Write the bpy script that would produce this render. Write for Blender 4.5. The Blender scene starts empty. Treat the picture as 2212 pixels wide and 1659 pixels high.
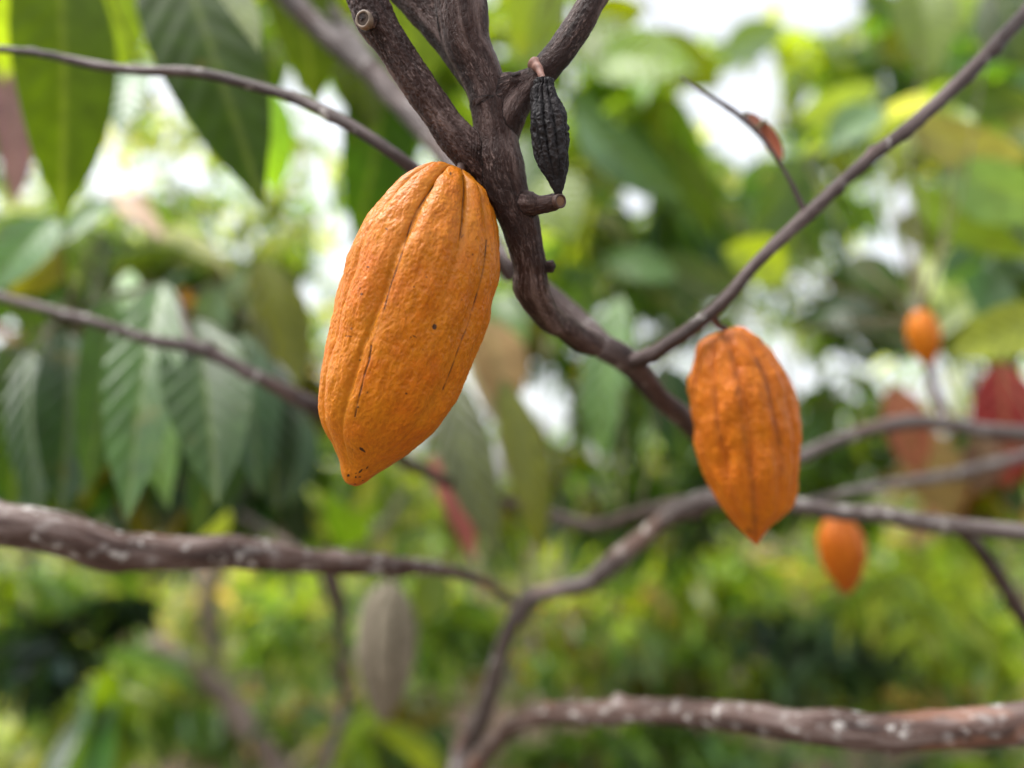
import bpy, math, random
import numpy as np
from mathutils import Vector, noise as mnoise

rng = np.random.default_rng(7)
scene = bpy.context.scene
COL = scene.collection

# ------------------------------------------------------------------ camera
W0, H0 = 2212.0, 1659.0          # layout is measured on the photograph at this size
FPX = 1609.0
PITCH = math.radians(8.0)
CAMZ = 1.5
cd = bpy.data.cameras.new('camera')
cam = bpy.data.objects.new('camera', cd)
COL.objects.link(cam)
cam.location = (0, 0, CAMZ)
cam.rotation_euler = (math.radians(90) + PITCH, 0, 0)
cd.sensor_width = 36.0
cd.lens = 36.0 * FPX / W0
cd.clip_start = 0.01
cd.clip_end = 2000
cd.dof.use_dof = True
cd.dof.focus_distance = 0.382
cd.dof.aperture_fstop = 1.8
cd.dof.aperture_blades = 0
scene.camera = cam
FWD = np.array([0, math.cos(PITCH), math.sin(PITCH)])
UPV = np.array([0, -math.sin(PITCH), math.cos(PITCH)])
RGT = np.array([1.0, 0, 0])
CAM = np.array([0, 0, CAMZ])

def dm(d):
    """everything beyond the sharp limb is spread out in depth"""
    return d if d <= .42 else .42 + (d - .42) * 1.65

def at(px, py, d):
    d = dm(d)
    return CAM + FWD * d + RGT * ((px - W0 / 2) / FPX * d) - UPV * ((py - H0 / 2) / FPX * d)

def proj(P):
    q = P - CAM
    d = q @ FWD
    return W0 / 2 + (q @ RGT) / d * FPX, H0 / 2 - (q @ UPV) / d * FPX, d

# ------------------------------------------------------------------ noise (vectorised gradient noise)
_perm = np.random.default_rng(3).permutation(256)
_perm = np.concatenate([_perm, _perm, _perm])
_g = np.random.default_rng(4).normal(size=(256, 3))
_g /= np.linalg.norm(_g, axis=1)[:, None]

def pn(P):
    P = np.asarray(P, float)
    i = np.floor(P).astype(int)
    f = P - i
    i &= 255
    u = f * f * f * (f * (f * 6 - 15) + 10)
    out = 0
    for dx in (0, 1):
        wx = u[..., 0] if dx else 1 - u[..., 0]
        a = _perm[(i[..., 0] + dx) & 255]
        for dy in (0, 1):
            wy = u[..., 1] if dy else 1 - u[..., 1]
            b = _perm[a + ((i[..., 1] + dy) & 255)]
            for dz in (0, 1):
                wz = u[..., 2] if dz else 1 - u[..., 2]
                c = _perm[b + ((i[..., 2] + dz) & 255)]
                g = _g[c]
                dd = f - np.array([dx, dy, dz])
                out = out + wx * wy * wz * np.sum(g * dd, axis=-1)
    return out * 1.6

def fbm(P, o=3):
    s, a = 0, 1.0
    for k in range(o):
        s = s + a * pn(P * (2 ** k) + 17.3 * k)
        a *= 0.5
    return s

def sstep(a, b, x):
    t = np.clip((x - a) / (b - a), 0, 1)
    return t * t * (3 - 2 * t)

# ------------------------------------------------------------------ object helpers
def link(name, me, parent=None, mat=None):
    o = bpy.data.objects.new(name, me)
    COL.objects.link(o)
    if mat is not None:
        me.materials.append(mat)
    if parent is not None:
        o.parent = parent
        o.location = -Vector(parent.location)   # mesh data is in world space; parents carry no rotation
    return o

def mesh(name, V, F, parent=None, mat=None, attrs=None, smooth=True):
    me = bpy.data.meshes.new(name)
    V = np.asarray(V, float)
    me.vertices.add(len(V))
    me.vertices.foreach_set('co', V.ravel())
    F = np.asarray(F, int)
    n, k = F.shape
    me.loops.add(n * k)
    me.loops.foreach_set('vertex_index', F.ravel())
    me.polygons.add(n)
    me.polygons.foreach_set('loop_start', np.arange(0, n * k, k))
    me.polygons.foreach_set('loop_total', np.full(n, k))
    me.polygons.foreach_set('use_smooth', np.full(n, smooth))
    me.update(calc_edges=True)
    me.validate()
    for an, (ty, arr) in (attrs or {}).items():
        add_attr(me, an, ty, arr)
    return link(name, me, parent, mat)

def add_attr(me, an, ty, arr):
    a = me.attributes.new(an, ty, 'POINT')
    key = {'FLOAT': 'value', 'FLOAT_VECTOR': 'vector', 'FLOAT_COLOR': 'color'}[ty]
    a.data.foreach_set(key, np.asarray(arr, np.float32).ravel())

def tag(o, label=None, cat=None, group=None, kind=None):
    if label: o['label'] = label
    if cat: o['category'] = cat
    if group: o['group'] = group
    if kind: o['kind'] = kind
    return o

def empty(name, loc, label, cat, group=None):
    o = bpy.data.objects.new(name, None)
    COL.objects.link(o)
    o.location = Vector(loc)
    o.empty_display_size = 0.05
    return tag(o, label, cat, group)

# ------------------------------------------------------------------ materials
def newmat(name):
    m = bpy.data.materials.new(name)
    m.use_nodes = True
    nt = m.node_tree
    nt.nodes.clear()
    return m, nt, nt.nodes, nt.links

def ramp(N, stops, interp='LINEAR'):
    r = N.new('ShaderNodeValToRGB')
    r.color_ramp.interpolation = interp
    e = r.color_ramp.elements
    while len(e) < len(stops):
        e.new(0.5)
    for el, (p, c) in zip(e, stops):
        el.position = p
        el.color = (*c, 1) if len(c) == 3 else c
    return r

def attr(N, name):
    a = N.new('ShaderNodeAttribute'); a.attribute_name = name
    return a

def mapped(N, L, vec, scale, loc=(0, 0, 0)):
    m = N.new('ShaderNodeMapping')
    m.inputs['Scale'].default_value = scale
    m.inputs['Location'].default_value = loc
    L.new(vec, m.inputs['Vector'])
    return m.outputs[0]

def noisen(N, L, vec, scale, detail=4, rough=.55, dist=0):
    n = N.new('ShaderNodeTexNoise')
    n.inputs['Scale'].default_value = scale
    n.inputs['Detail'].default_value = detail
    n.inputs['Roughness'].default_value = rough
    n.inputs['Distortion'].default_value = dist
    if vec is not None: L.new(vec, n.inputs['Vector'])
    return n

def mixc(N, L, fac, a, b, mode='MIX'):
    m = N.new('ShaderNodeMix'); m.data_type = 'RGBA'; m.blend_type = mode
    for s, v in ((m.inputs[0], fac), (m.inputs[6], a), (m.inputs[7], b)):
        if isinstance(v, (int, float)): s.default_value = v
        elif isinstance(v, tuple): s.default_value = (*v, 1)
        else: L.new(v, s)
    return m.outputs[2]

def mth(N, L, op, a, b=None, clamp=False):
    m = N.new('ShaderNodeMath'); m.operation = op; m.use_clamp = clamp
    for s, v in ((m.inputs[0], a), (m.inputs[1], b)):
        if v is None: continue
        if isinstance(v, (int, float)): s.default_value = v
        else: L.new(v, s)
    return m.outputs[0]

def bark_material(name, dark, mid, pale, pale_amt, lichen=0.0, bump=1.0, scale=1.0):
    m, nt, N, L = newmat(name)
    bv = attr(N, 'bark').outputs['Vector']
    v1 = mapped(N, L, bv, (1, 1, .28))
    v2 = mapped(N, L, bv, (1, 1, .14), (3, 1, 2))
    n1 = noisen(N, L, v1, 620 * scale, 6, .68, .8)
    n2 = noisen(N, L, v2, 130 * scale, 4, .55)
    n3 = noisen(N, L, bv, 45 * scale, 3, .5)
    vor = N.new('ShaderNodeTexVoronoi'); vor.feature = 'DISTANCE_TO_EDGE'
    L.new(mapped(N, L, bv, (1, 1, .35), (1, 2, 0)), vor.inputs['Vector'])
    vor.inputs['Scale'].default_value = 760 * scale
    base = ramp(N, [(.30, dark), (.52, mid), (.68, tuple(.55 * a + .45 * b for a, b in zip(mid, pale)))])
    L.new(n2.outputs[0], base.inputs[0])
    pr = ramp(N, [(.52, (0, 0, 0)), (.66, (1, 1, 1))]); L.new(n1.outputs[0], pr.inputs[0])
    pr3 = ramp(N, [(.42, (0, 0, 0)), (.62, (1, 1, 1))]); L.new(n3.outputs[0], pr3.inputs[0])
    fac = mth(N, L, 'MULTIPLY', mth(N, L, 'MULTIPLY', pr.outputs[0], pr3.outputs[0]), pale_amt)
    col = mixc(N, L, fac, base.outputs[0], pale)
    cr = ramp(N, [(0, (1, 1, 1)), (.10, (0, 0, 0))]); L.new(vor.outputs[0], cr.inputs[0])
    crf = mth(N, L, 'MULTIPLY', cr.outputs[0], .22)
    col = mixc(N, L, crf, col, tuple(c * .45 for c in dark))
    if lichen > 0:
        vo = N.new('ShaderNodeTexVoronoi'); vo.inputs['Scale'].default_value = 115 * scale
        dn = noisen(N, L, bv, 160 * scale, 3, .6)
        dv_ = N.new('ShaderNodeVectorMath'); dv_.operation = 'MULTIPLY_ADD'
        L.new(dn.outputs['Color'], dv_.inputs[0]); dv_.inputs[1].default_value = (.011,) * 3; L.new(bv, dv_.inputs[2])
        L.new(dv_.outputs[0], vo.inputs['Vector'])
        vsp = ramp(N, [(.22, (1, 1, 1)), (.55, (0, 0, 0))]); L.new(vo.outputs['Distance'], vsp.inputs[0])
        sc_ = N.new('ShaderNodeSeparateColor'); L.new(vo.outputs['Color'], sc_.inputs[0])
        sel = mth(N, L, 'GREATER_THAN', sc_.outputs[0], 1 - .55 * lichen)
        col = mixc(N, L, mth(N, L, 'MULTIPLY', mth(N, L, 'MULTIPLY', vsp.outputs[0], sel), .34), col, (.40, .38, .36))
        ln = noisen(N, L, mapped(N, L, bv, (1, 1, .8), (7, 3, 1)), 95 * scale, 4, .6)
        lr = ramp(N, [(.64 - .08 * lichen, (0, 0, 0)), (.72 - .08 * lichen, (1, 1, 1))]); L.new(ln.outputs[0], lr.inputs[0])
        col = mixc(N, L, mth(N, L, 'MULTIPLY', lr.outputs[0], .8), col, (.50, .48, .45))
        l2 = noisen(N, L, mapped(N, L, bv, (1, 1, .5), (2, 9, 4)), 34 * scale, 3, .5)
        l2r = ramp(N, [(.58, (0, 0, 0)), (.64, (1, 1, 1))]); L.new(l2.outputs[0], l2r.inputs[0])
        col = mixc(N, L, mth(N, L, 'MULTIPLY', l2r.outputs[0], min(.4, lichen * .6)), col, (.33, .15, .09))
    h = mth(N, L, 'ADD', mth(N, L, 'MULTIPLY', n1.outputs[0], .7), mth(N, L, 'MULTIPLY', n2.outputs[0], .9))
    h = mth(N, L, 'SUBTRACT', h, mth(N, L, 'MULTIPLY', cr.outputs[0], .12))
    b = N.new('ShaderNodeBump'); b.inputs['Strength'].default_value = .9 * bump
    b.inputs['Distance'].default_value = .0011
    L.new(h, b.inputs['Height'])
    p = N.new('ShaderNodeBsdfPrincipled')
    L.new(col, p.inputs['Base Color']); L.new(b.outputs[0], p.inputs['Normal'])
    rr = ramp(N, [(.3, (.62,) * 3), (.7, (.42,) * 3)]); L.new(n2.outputs[0], rr.inputs[0])
    L.new(rr.outputs[0], p.inputs['Roughness'])
    p.inputs['Specular IOR Level'].default_value = .28
    o = N.new('ShaderNodeOutputMaterial'); L.new(p.outputs[0], o.inputs[0])
    return m

M_bark = bark_material('bark_sharp', (.012, .006, .0055), (.050, .023, .018), (.34, .24, .215), .75, bump=2.0)  # pale flecks also paint in pinkish light caught by the bark flakes
M_bark2 = bark_material('bark_twig', (.020, .013, .012), (.060, .038, .034), (.22, .17, .165), .45, .1)
M_lichen = bark_material('bark_lichen', (.026, .015, .012), (.080, .044, .034), (.32, .26, .24), .35, .62, scale=.9)
M_bark3 = bark_material('bark_grey', (.032, .024, .022), (.095, .074, .068), (.26, .23, .22), .4, .3, scale=.6)

M_dead = bark_material('bark_dead', (.11, .075, .065), (.27, .20, .18), (.45, .40, .37), .5, .2, scale=.5)

def leaf_material(name, rough, trans, spec=.5, tmul=(1.95, 1.75, .30)):
    m, nt, N, L = newmat(name)
    lc = attr(N, 'leafcol').outputs['Color']
    tc = N.new('ShaderNodeTexCoord')
    nz = noisen(N, L, tc.outputs['Object'], 38, 4, .6)
    nr = ramp(N, [(.3, (.72, .72, .72)), (.7, (1.2, 1.2, 1.2))]); L.new(nz.outputs[0], nr.inputs[0])
    col = mixc(N, L, 1.0, lc, nr.outputs[0], 'MULTIPLY')
    bz = noisen(N, L, tc.outputs['Object'], 17, 5, .65)
    br = ramp(N, [(.62, (0, 0, 0)), (.69, (1, 1, 1))]); L.new(bz.outputs[0], br.inputs[0])
    col = mixc(N, L, mth(N, L, 'MULTIPLY', br.outputs[0], .45), col, (.16, .12, .03))
    p = N.new('ShaderNodeBsdfPrincipled')
    L.new(col, p.inputs['Base Color'])
    p.inputs['Roughness'].default_value = rough
    p.inputs['Specular IOR Level'].default_value = spec
    t = N.new('ShaderNodeBsdfTranslucent')
    tcol = mixc(N, L, 1.0, col, tmul, 'MULTIPLY')
    L.new(tcol, t.inputs[0])
    mx = N.new('ShaderNodeMixShader'); mx.inputs[0].default_value = trans
    L.new(p.outputs[0], mx.inputs[1]); L.new(t.outputs[0], mx.inputs[2])
    o = N.new('ShaderNodeOutputMaterial'); L.new(mx.outputs[0], o.inputs[0])
    return m

M_leaf = leaf_material('leaf_soft', .38, .54, .7)
M_gloss = leaf_material('leaf_glossy', .40, .30, .6)
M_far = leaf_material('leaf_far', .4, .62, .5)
M_back = leaf_material('leaf_backlit', .5, .58, .22)
M_dry = leaf_material('leaf_dry', .65, .22, .3, (1.4, 1.2, 1.0))

def pod_material(name, base, warm, furrow, crack, rough=.42, bump=.5, spot=(.03, .012, .006)):
    m, nt, N, L = newmat(name)
    pv = attr(N, 'podco').outputs['Vector']
    gr = attr(N, 'furrow').outputs['Fac']
    ck = attr(N, 'crack').outputs['Fac']
    sp = attr(N, 'speck').outputs['Fac']
    n1 = noisen(N, L, pv, 70, 4, .6)
    n2 = noisen(N, L, mapped(N, L, pv, (1, 1, .35)), 520, 5, .65, .4)
    n3 = noisen(N, L, pv, 22, 3, .5)
    r1 = ramp(N, [(.34, (0, 0, 0)), (.66, (1, 1, 1))]); L.new(n1.outputs[0], r1.inputs[0])
    col = mixc(N, L, r1.outputs[0], base, warm)
    r3 = ramp(N, [(.40, (0, 0, 0)), (.66, (1, 1, 1))]); L.new(n3.outputs[0], r3.inputs[0])
    col = mixc(N, L, mth(N, L, 'MULTIPLY', r3.outputs[0], .35), col, furrow)
    r2 = ramp(N, [(.35, (.80, .76, .7)), (.6, (1.08, 1.08, 1.08))]); L.new(n2.outputs[0], r2.inputs[0])
    col = mixc(N, L, 1.0, col, r2.outputs[0], 'MULTIPLY')
    col = mixc(N, L, mth(N, L, 'MULTIPLY', gr, .55, True), col, furrow)
    # random tiny specks
    vo = N.new('ShaderNodeTexVoronoi'); vo.inputs['Scale'].default_value = 150
    L.new(pv, vo.inputs['Vector'])
    vs = ramp(N, [(.055, (1, 1, 1)), (.085, (0, 0, 0))]); L.new(vo.outputs['Distance'], vs.inputs[0])
    sel = N.new('ShaderNodeSeparateColor'); L.new(vo.outputs['Color'], sel.inputs[0])
    sm = mth(N, L, 'GREATER_THAN', sel.outputs[0], .72)
    col = mixc(N, L, mth(N, L, 'MULTIPLY', mth(N, L, 'MULTIPLY', vs.outputs[0], sm), .6), col, spot)
    col = mixc(N, L, ck, col, crack)
    col = mixc(N, L, sp, col, spot)
    b = N.new('ShaderNodeBump'); b.inputs['Strength'].default_value = bump; b.inputs['Distance'].default_value = .0006
    L.new(n2.outputs[0], b.inputs['Height'])
    p = N.new('ShaderNodeBsdfPrincipled')
    L.new(col, p.inputs['Base Color']); L.new(b.outputs[0], p.inputs['Normal'])
    p.inputs['Roughness'].default_value = rough
    p.inputs['Specular IOR Level'].default_value = .27
    p.inputs['Subsurface Weight'].default_value = .12 if base[0] > .3 else 0
    p.inputs['Subsurface Radius'].default_value = (1, .35, .1)
    p.inputs['Subsurface Scale'].default_value = .004
    o = N.new('ShaderNodeOutputMaterial'); L.new(p.outputs[0], o.inputs[0])
    return m

M_pod = pod_material('pod_skin_orange', (.50, .158, .002), (.48, .118, .002), (.45, .170, .008), (.05, .015, .006), .42, .35)
M_pod2 = pod_material('pod_skin_deep_orange', (.54, .165, .003), (.50, .130, .003), (.40, .10, .012), (.11, .03, .012), .42)
M_pod3 = pod_material('pod_skin_plain', (.56, .175, .003), (.52, .145, .003), (.34, .09, .01), (.14, .04, .01), .5)
M_pod4 = pod_material('pod_skin_amber', (.50, .130, .002), (.47, .11, .002), (.3, .08, .01), (.14, .04, .01), .5)
M_podg = pod_material('pod_skin_withered', (.19, .165, .12), (.32, .285, .215), (.10, .08, .055), (.07, .05, .04), .7)
M_black = pod_material('pod_skin_dried', (.0075, .0065, .0085), (.017, .012, .013), (.003, .0025, .003), (.002, .002, .002), .6, 1.0, (.05, .035, .03))

def plain(name, c, rough=.6, var=.3, scale=300):
    m, nt, N, L = newmat(name)
    tc = N.new('ShaderNodeTexCoord')
    n = noisen(N, L, tc.outputs['Object'], scale, 4, .6)
    r = ramp(N, [(.3, tuple(x * (1 - var) for x in c)), (.7, tuple(min(1, x * (1 + var)) for x in c))])
    L.new(n.outputs[0], r.inputs[0])
    b = N.new('ShaderNodeBump'); b.inputs['Strength'].default_value = .6; b.inputs['Distance'].default_value = .0005
    L.new(n.outputs[0], b.inputs['Height'])
    p = N.new('ShaderNodeBsdfPrincipled'); L.new(r.outputs[0], p.inputs['Base Color'])
    L.new(b.outputs[0], p.inputs['Normal'])
    p.inputs['Roughness'].default_value = rough
    o = N.new('ShaderNodeOutputMaterial'); L.new(p.outputs[0], o.inputs[0])
    return m

M_stalk = plain('stalk_pinkish', (.24, .12, .09))
M_stalkd = plain('stalk_dark', (.07, .035, .025))
M_cutring = plain('cut_ring', (.19, .14, .10))
M_cut = plain('cut_wood', (.050, .031, .020), .8)
M_cut2 = plain('cut_wood_warm', (.17, .085, .04), .7)
M_petiole = plain('petiole', (.12, .10, .04))

# ------------------------------------------------------------------ tubes (branches)
def catmull(P, n):
    P = np.asarray(P, float)
    A = np.vstack([2 * P[0] - P[1], P, 2 * P[-1] - P[-2]])
    out = []
    for i in range(1, len(A) - 2):
        t = np.linspace(0, 1, n, endpoint=False)[:, None]
        p0, p1, p2, p3 = A[i - 1], A[i], A[i + 1], A[i + 2]
        out.append(.5 * ((2 * p1) + (-p0 + p2) * t + (2 * p0 - 5 * p1 + 4 * p2 - p3) * t ** 2 + (-p0 + 3 * p1 - 3 * p2 + p3) * t ** 3))
    out.append(P[-1][None])
    return np.vstack(out)

def frames(C):
    T = np.gradient(C, axis=0)
    T /= np.linalg.norm(T, axis=1)[:, None] + 1e-12
    n = np.cross(T[0], [0.3, 1, 0.1]); n /= np.linalg.norm(n)
    Ns = [n]
    for i in range(1, len(C)):
        n = n - T[i] * (n @ T[i]); n /= np.linalg.norm(n); Ns.append(n)
    Ns = np.array(Ns)
    return T, Ns, np.cross(T, Ns)

def px_path(pts):
    """pts rows: px, py, depth, width in px -> world points + radius"""
    P = np.array([at(a, b, c) for a, b, c, w in pts])
    R = np.array([w / 2 / FPX * dm(c) for a, b, c, w in pts])
    return P, R

def sweep(P, R, nu=12, nv=20, lump=.10, knots=6, seed=0, soff=0.):
    Q = catmull(np.hstack([P, R[:, None]]), nu)
    C, r = Q[:, :3], np.maximum(Q[:, 3], 1e-5)
    T, A, B = frames(C)
    s = np.concatenate([[0], np.cumsum(np.linalg.norm(np.diff(C, axis=0), axis=1))])
    th = np.linspace(0, 2 * np.pi, nv, endpoint=False)
    dirs = A[:, None] * np.cos(th)[None, :, None] + B[:, None] * np.sin(th)[None, :, None]
    g = np.random.default_rng(seed + 50)
    rad = r[:, None] * np.ones((1, nv))
    tot = s[-1]
    rm = r.mean()
    npos = np.stack([np.cos(th)[None] * .8 + 0 * s[:, None], np.sin(th)[None] * .8 + 0 * s[:, None], (s / (rm * 5))[:, None] + 0 * th[None]], -1) + seed * 7.1
    rad *= 1 + lump * fbm(npos, 3)
    for k in range(knots):   # bud scars and knuckles
        sk, tk = g.uniform(0, tot), g.uniform(0, 2 * np.pi)
        w = g.uniform(.5, 1.2) * rm
        dd = ((s[:, None] - sk) / w) ** 2 + (np.angle(np.exp(1j * (th[None] - tk))) / .8) ** 2
        rad += rm * g.uniform(.10, .42) * np.exp(-dd)
    V = C[:, None] + dirs * rad[..., None]
    n = len(C)
    bk = np.stack([np.cos(th)[None] * r[:, None] + seed, np.sin(th)[None] * r[:, None] + 0 * s[:, None], (s + soff)[:, None] + 0 * th[None]], -1)
    V = V.reshape(-1, 3); bk = bk.reshape(-1, 3)
    i = np.arange(n - 1)[:, None] * nv; j = np.arange(nv)[None]; j2 = (j + 1) % nv
    F = np.stack([i + j, i + j2, i + nv + j2, i + nv + j], -1).reshape(-1, 4)
    # end caps (fan as degenerate quads)
    c0, c1 = len(V), len(V) + 1
    V = np.vstack([V, C[0] - T[0] * r[0] * .5, C[-1] + T[-1] * r[-1] * .5]); bk = np.vstack([bk, bk[0], bk[-1]])
    jj = np.arange(0, nv, 2); ja = (jj + 1) % nv; jb = (jj + 2) % nv
    F0 = np.stack([np.full_like(jj, c0), jb, ja, jj], -1)
    o = (n - 1) * nv
    F1 = np.stack([np.full_like(jj, c1), o + jj, o + ja, o + jb], -1)
    return V, np.vstack([F, F0, F1]), bk, C, r

PATHS = {}     # owner name -> sampled centre lines, for petioles

def branch(name, owner, pts, mat, parent, world=False, **kw):
    if world:
        P = np.array([p[:3] for p in pts], float); R = np.array([p[3] for p in pts], float)
    else:
        P, R = px_path(pts)
    V, F, bk, C, r = sweep(P, R, **kw)
    PATHS.setdefault(owner, []).append(C)
    return mesh(name, V, F, parent, mat, {'bark': ('FLOAT_VECTOR', bk)})

# ------------------------------------------------------------------ leaves
def leaf_template(nu, nv, fold=.25, droop=.25, rib=0.0, seed=0, wob=.02, nrib=9):
    """unit leaf: length 1 along +x, half width 1 along y (scaled later), z normal"""
    u = np.linspace(0, 1, nu)
    v = np.linspace(-1, 1, nv)
    U, Vv = np.meshgrid(u, v, indexing='ij')
    w = np.sin(np.pi * np.clip(U, 0, 1) ** .85) ** .75
    w = np.where(U > .82, w * (1 - .35 * sstep(.82, 1, U)) , w)
    w = np.maximum(w, .015)
    X = U.copy()
    Y = w * Vv
    Z = fold * np.abs(Y) * .35 - droop * (U ** 2) * .5
    if rib:
        Z = Z + rib * np.sin(2 * np.pi * (nrib * U - 2.2 * np.abs(Vv) * w)) * np.abs(Vv) ** .5 * w * (1 - np.abs(Vv) ** 6 * .5)
    g = seed * 3.7
    Z = Z + wob * pn(np.stack([U * 3 + g, Vv * 1.2, 0 * U + g], -1))
    i = np.arange(nu - 1)[:, None] * nv; j = np.arange(nv - 1)[None]
    F = np.stack([i + j, i + nv + j, i + nv + j + 1, i + j + 1], -1).reshape(-1, 4)
    return np.stack([X, Y, Z], -1).reshape(-1, 3), F

LC = {  # leaf colours, linear
    'lime':  [(.25, .36, .030), (.30, .38, .036), (.20, .31, .028)],
    'fresh': [(.16, .29, .024), (.15, .26, .03), (.20, .30, .024)],
    'mid':   [(.065, .14, .016), (.08, .155, .018), (.055, .12, .02)],
    'dark':  [(.026, .070, .014), (.032, .080, .020), (.020, .055, .015)],
    'soft':  [(.15, .25, .10), (.18, .28, .13), (.13, .23, .08)],
    'yg':    [(.15, .22, .008), (.18, .25, .010)],
    'sage':  [(.115, .145, .045)],
    'sap':   [(.062, .105, .003), (.058, .10, .003)],
    'sapdark': [(.032, .078, .003)],
    'glow':  [(.36, .48, .09), (.32, .44, .10)],  # young leaves, with the look of bright light put into the colour
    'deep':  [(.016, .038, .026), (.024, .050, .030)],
    'blue':  [(.075, .16, .058), (.10, .19, .08)],  # bluish sky reflection on glossy leaves put into the colour
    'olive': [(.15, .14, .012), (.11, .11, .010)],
    'pale':  [(.30, .38, .18), (.36, .41, .24)],  # pale leaves, with sky sheen put into the colour
    'tan':   [(.42, .27, .13), (.36, .22, .11), (.45, .33, .18)],
    'brown': [(.13, .075, .040), (.17, .10, .055)],
    'grey':  [(.36, .31, .24), (.32, .28, .21)],
    'pink':  [(.36, .24, .22), (.30, .19, .17)],
    'red':   [(.36, .085, .06), (.30, .06, .045), (.38, .12, .08)],
    'flush': [(.50, .22, .20), (.42, .17, .15)],
    'crimson': [(.24, .028, .022)],
    'gold':  [(.50, .26, .02), (.42, .2, .02)],
}

def pick(key, g):
    c = np.array(LC[key][g.integers(len(LC[key]))])
    return np.clip(c * (g.uniform(.9, 1.1) if key.startswith('sap') else math.exp(g.normal() * .30 + .04)) * np.array([g.uniform(.85, 1.15), 1, g.uniform(.7, 1.3)]), 0, .85)

def nearest_on(owner, p):
    best, bp = 1e9, None
    for C in PATHS.get(owner, []):
        d = np.linalg.norm(C - p, axis=1)
        k = d.argmin()
        if d[k] < best: best, bp = d[k], C[k]
    return bp, best

def big_leaf(parent, owner, base, tip, width, key, roll=0, mat=None, fold=.5, droop=.2, rib=.012, seed=0, petiole=True, bend=0, label=None):
    """base/tip: (px, py, depth); width px at mean depth. roll in degrees about the midrib: 0 faces the viewer."""
    A, B = at(*base), at(*tip)
    ax = B - A; Ln = np.linalg.norm(ax); ax /= Ln
    view = (A + B) / 2 - CAM; view /= np.linalg.norm(view)
    side = np.cross(ax, view); side /= np.linalg.norm(side)
    nrm = np.cross(side, ax)
    r = math.radians(roll)
    side, nrm = side * math.cos(r) + nrm * math.sin(r), nrm * math.cos(r) - side * math.sin(r)
    if nrm @ view > 0: pass
    hw = width / 2 / FPX * (dm(base[2]) + dm(tip[2])) / 2
    T, F = leaf_template(64, 25, fold, 0, 0, seed, .02)
    T2, _ = leaf_template(64, 25, 0, 0, rib, seed, 0)
    z = T[:, 2] - 0
    Z = (T[:, 2] * hw * 1.2) + T2[:, 2] * Ln
    bow = np.sin(np.pi * T[:, 0]) * droop * Ln * .35
    bnd = np.sin(np.pi * T[:, 0]) * bend * hw
    V = A + ax * (T[:, :1] * Ln) + side * (T[:, 1:2] * hw + bnd[:, None]) - nrm * (Z[:, None]) + nrm * bow[:, None] * 0 + side * 0
    V = V - nrm * bow[:, None]
    g = np.random.default_rng(seed + 900)
    c = pick(key, g)
    cc = np.tile(np.append(c, 1), (len(V), 1))
    ribm = np.exp(-(T[:, 1] / .06) ** 2)[:, None]
    cc[:, :3] = cc[:, :3] * (1 - .6 * ribm) + (c * .6 + np.array([.12, .15, .05])) * .6 * ribm
    if petiole:
        q, dist = nearest_on(owner, A)
        if q is not None:
            mid = (A + q) / 2 + np.array([0, 0, -.1 * dist])
            pv, pf, _, _, _ = sweep(np.array([q, mid, A, A + ax * Ln * .1]), np.array([.0018, .0015, .0014, .0008]), nu=5, nv=6, lump=0, knots=0)
            k = len(V)
            V = np.vstack([V, pv]); F = np.vstack([F, pf + k])
            cc = np.vstack([cc, np.tile([.13, .10, .045, 1], (len(pv), 1))])
    o = mesh('leaf', V, F, parent, mat or M_leaf, {'leafcol': ('FLOAT_COLOR', cc)})
    if label: o['label'] = label
    return o

# windows of open sky the foliage leaves free, as view directions from the path
GAPS = [(225, 320, 24, 62), (228, 405, 40, 34), (285, 420, 40, 30), (360, 240, 28, 60), (420, 355, 44, 42), (430, 465, 34, 34), (515, 500, 46, 34), (612, 420, 32, 34),
        (682, 268, 16, 24), (715, 290, 26, 32), (728, 385, 44, 70), (745, 490, 22, 50), (655, 632, 36, 34),
        (240, 8, 16, 20), (1400, -10, 95, 45), (1500, 5, 120, 42), (1795, 15, 62, 48), (1575, 230, 34, 62), (1505, 205, 30, 30),
        (1650, 170, 20, 46), (1600, 320, 40, 24), (1955, 450, 24, 46), (1915, 560, 44, 38), (2038, 500, 18, 18), (1200, 905, 16, 24), (1160, 862, 16, 14),
        (1133, 868, 18, 20), (1090, 1020, 14, 16), (1378, 432, 24, 24), (900, 150, 24, 16), (1990, 60, 18, 34), (1090, 120, 16, 16)]

GAPS = [(a, b, c * .85, d * .85) if a < 800 else (a, b, c, d) for a, b, c, d in GAPS]

def in_gap(x, y, pad):
    m = np.zeros(len(x), bool)
    for gx, gy, rx, ry in GAPS:
        m |= ((x - gx) / (rx + pad)) ** 2 + ((y - gy) / (ry + pad)) ** 2 < 1
    return m

_TPL = [leaf_template(9, 5, f, 0.45, 0, s, .05) for f, s in ((.5, 1), (.7, 2), (.3, 3), (.6, 4))]

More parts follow.
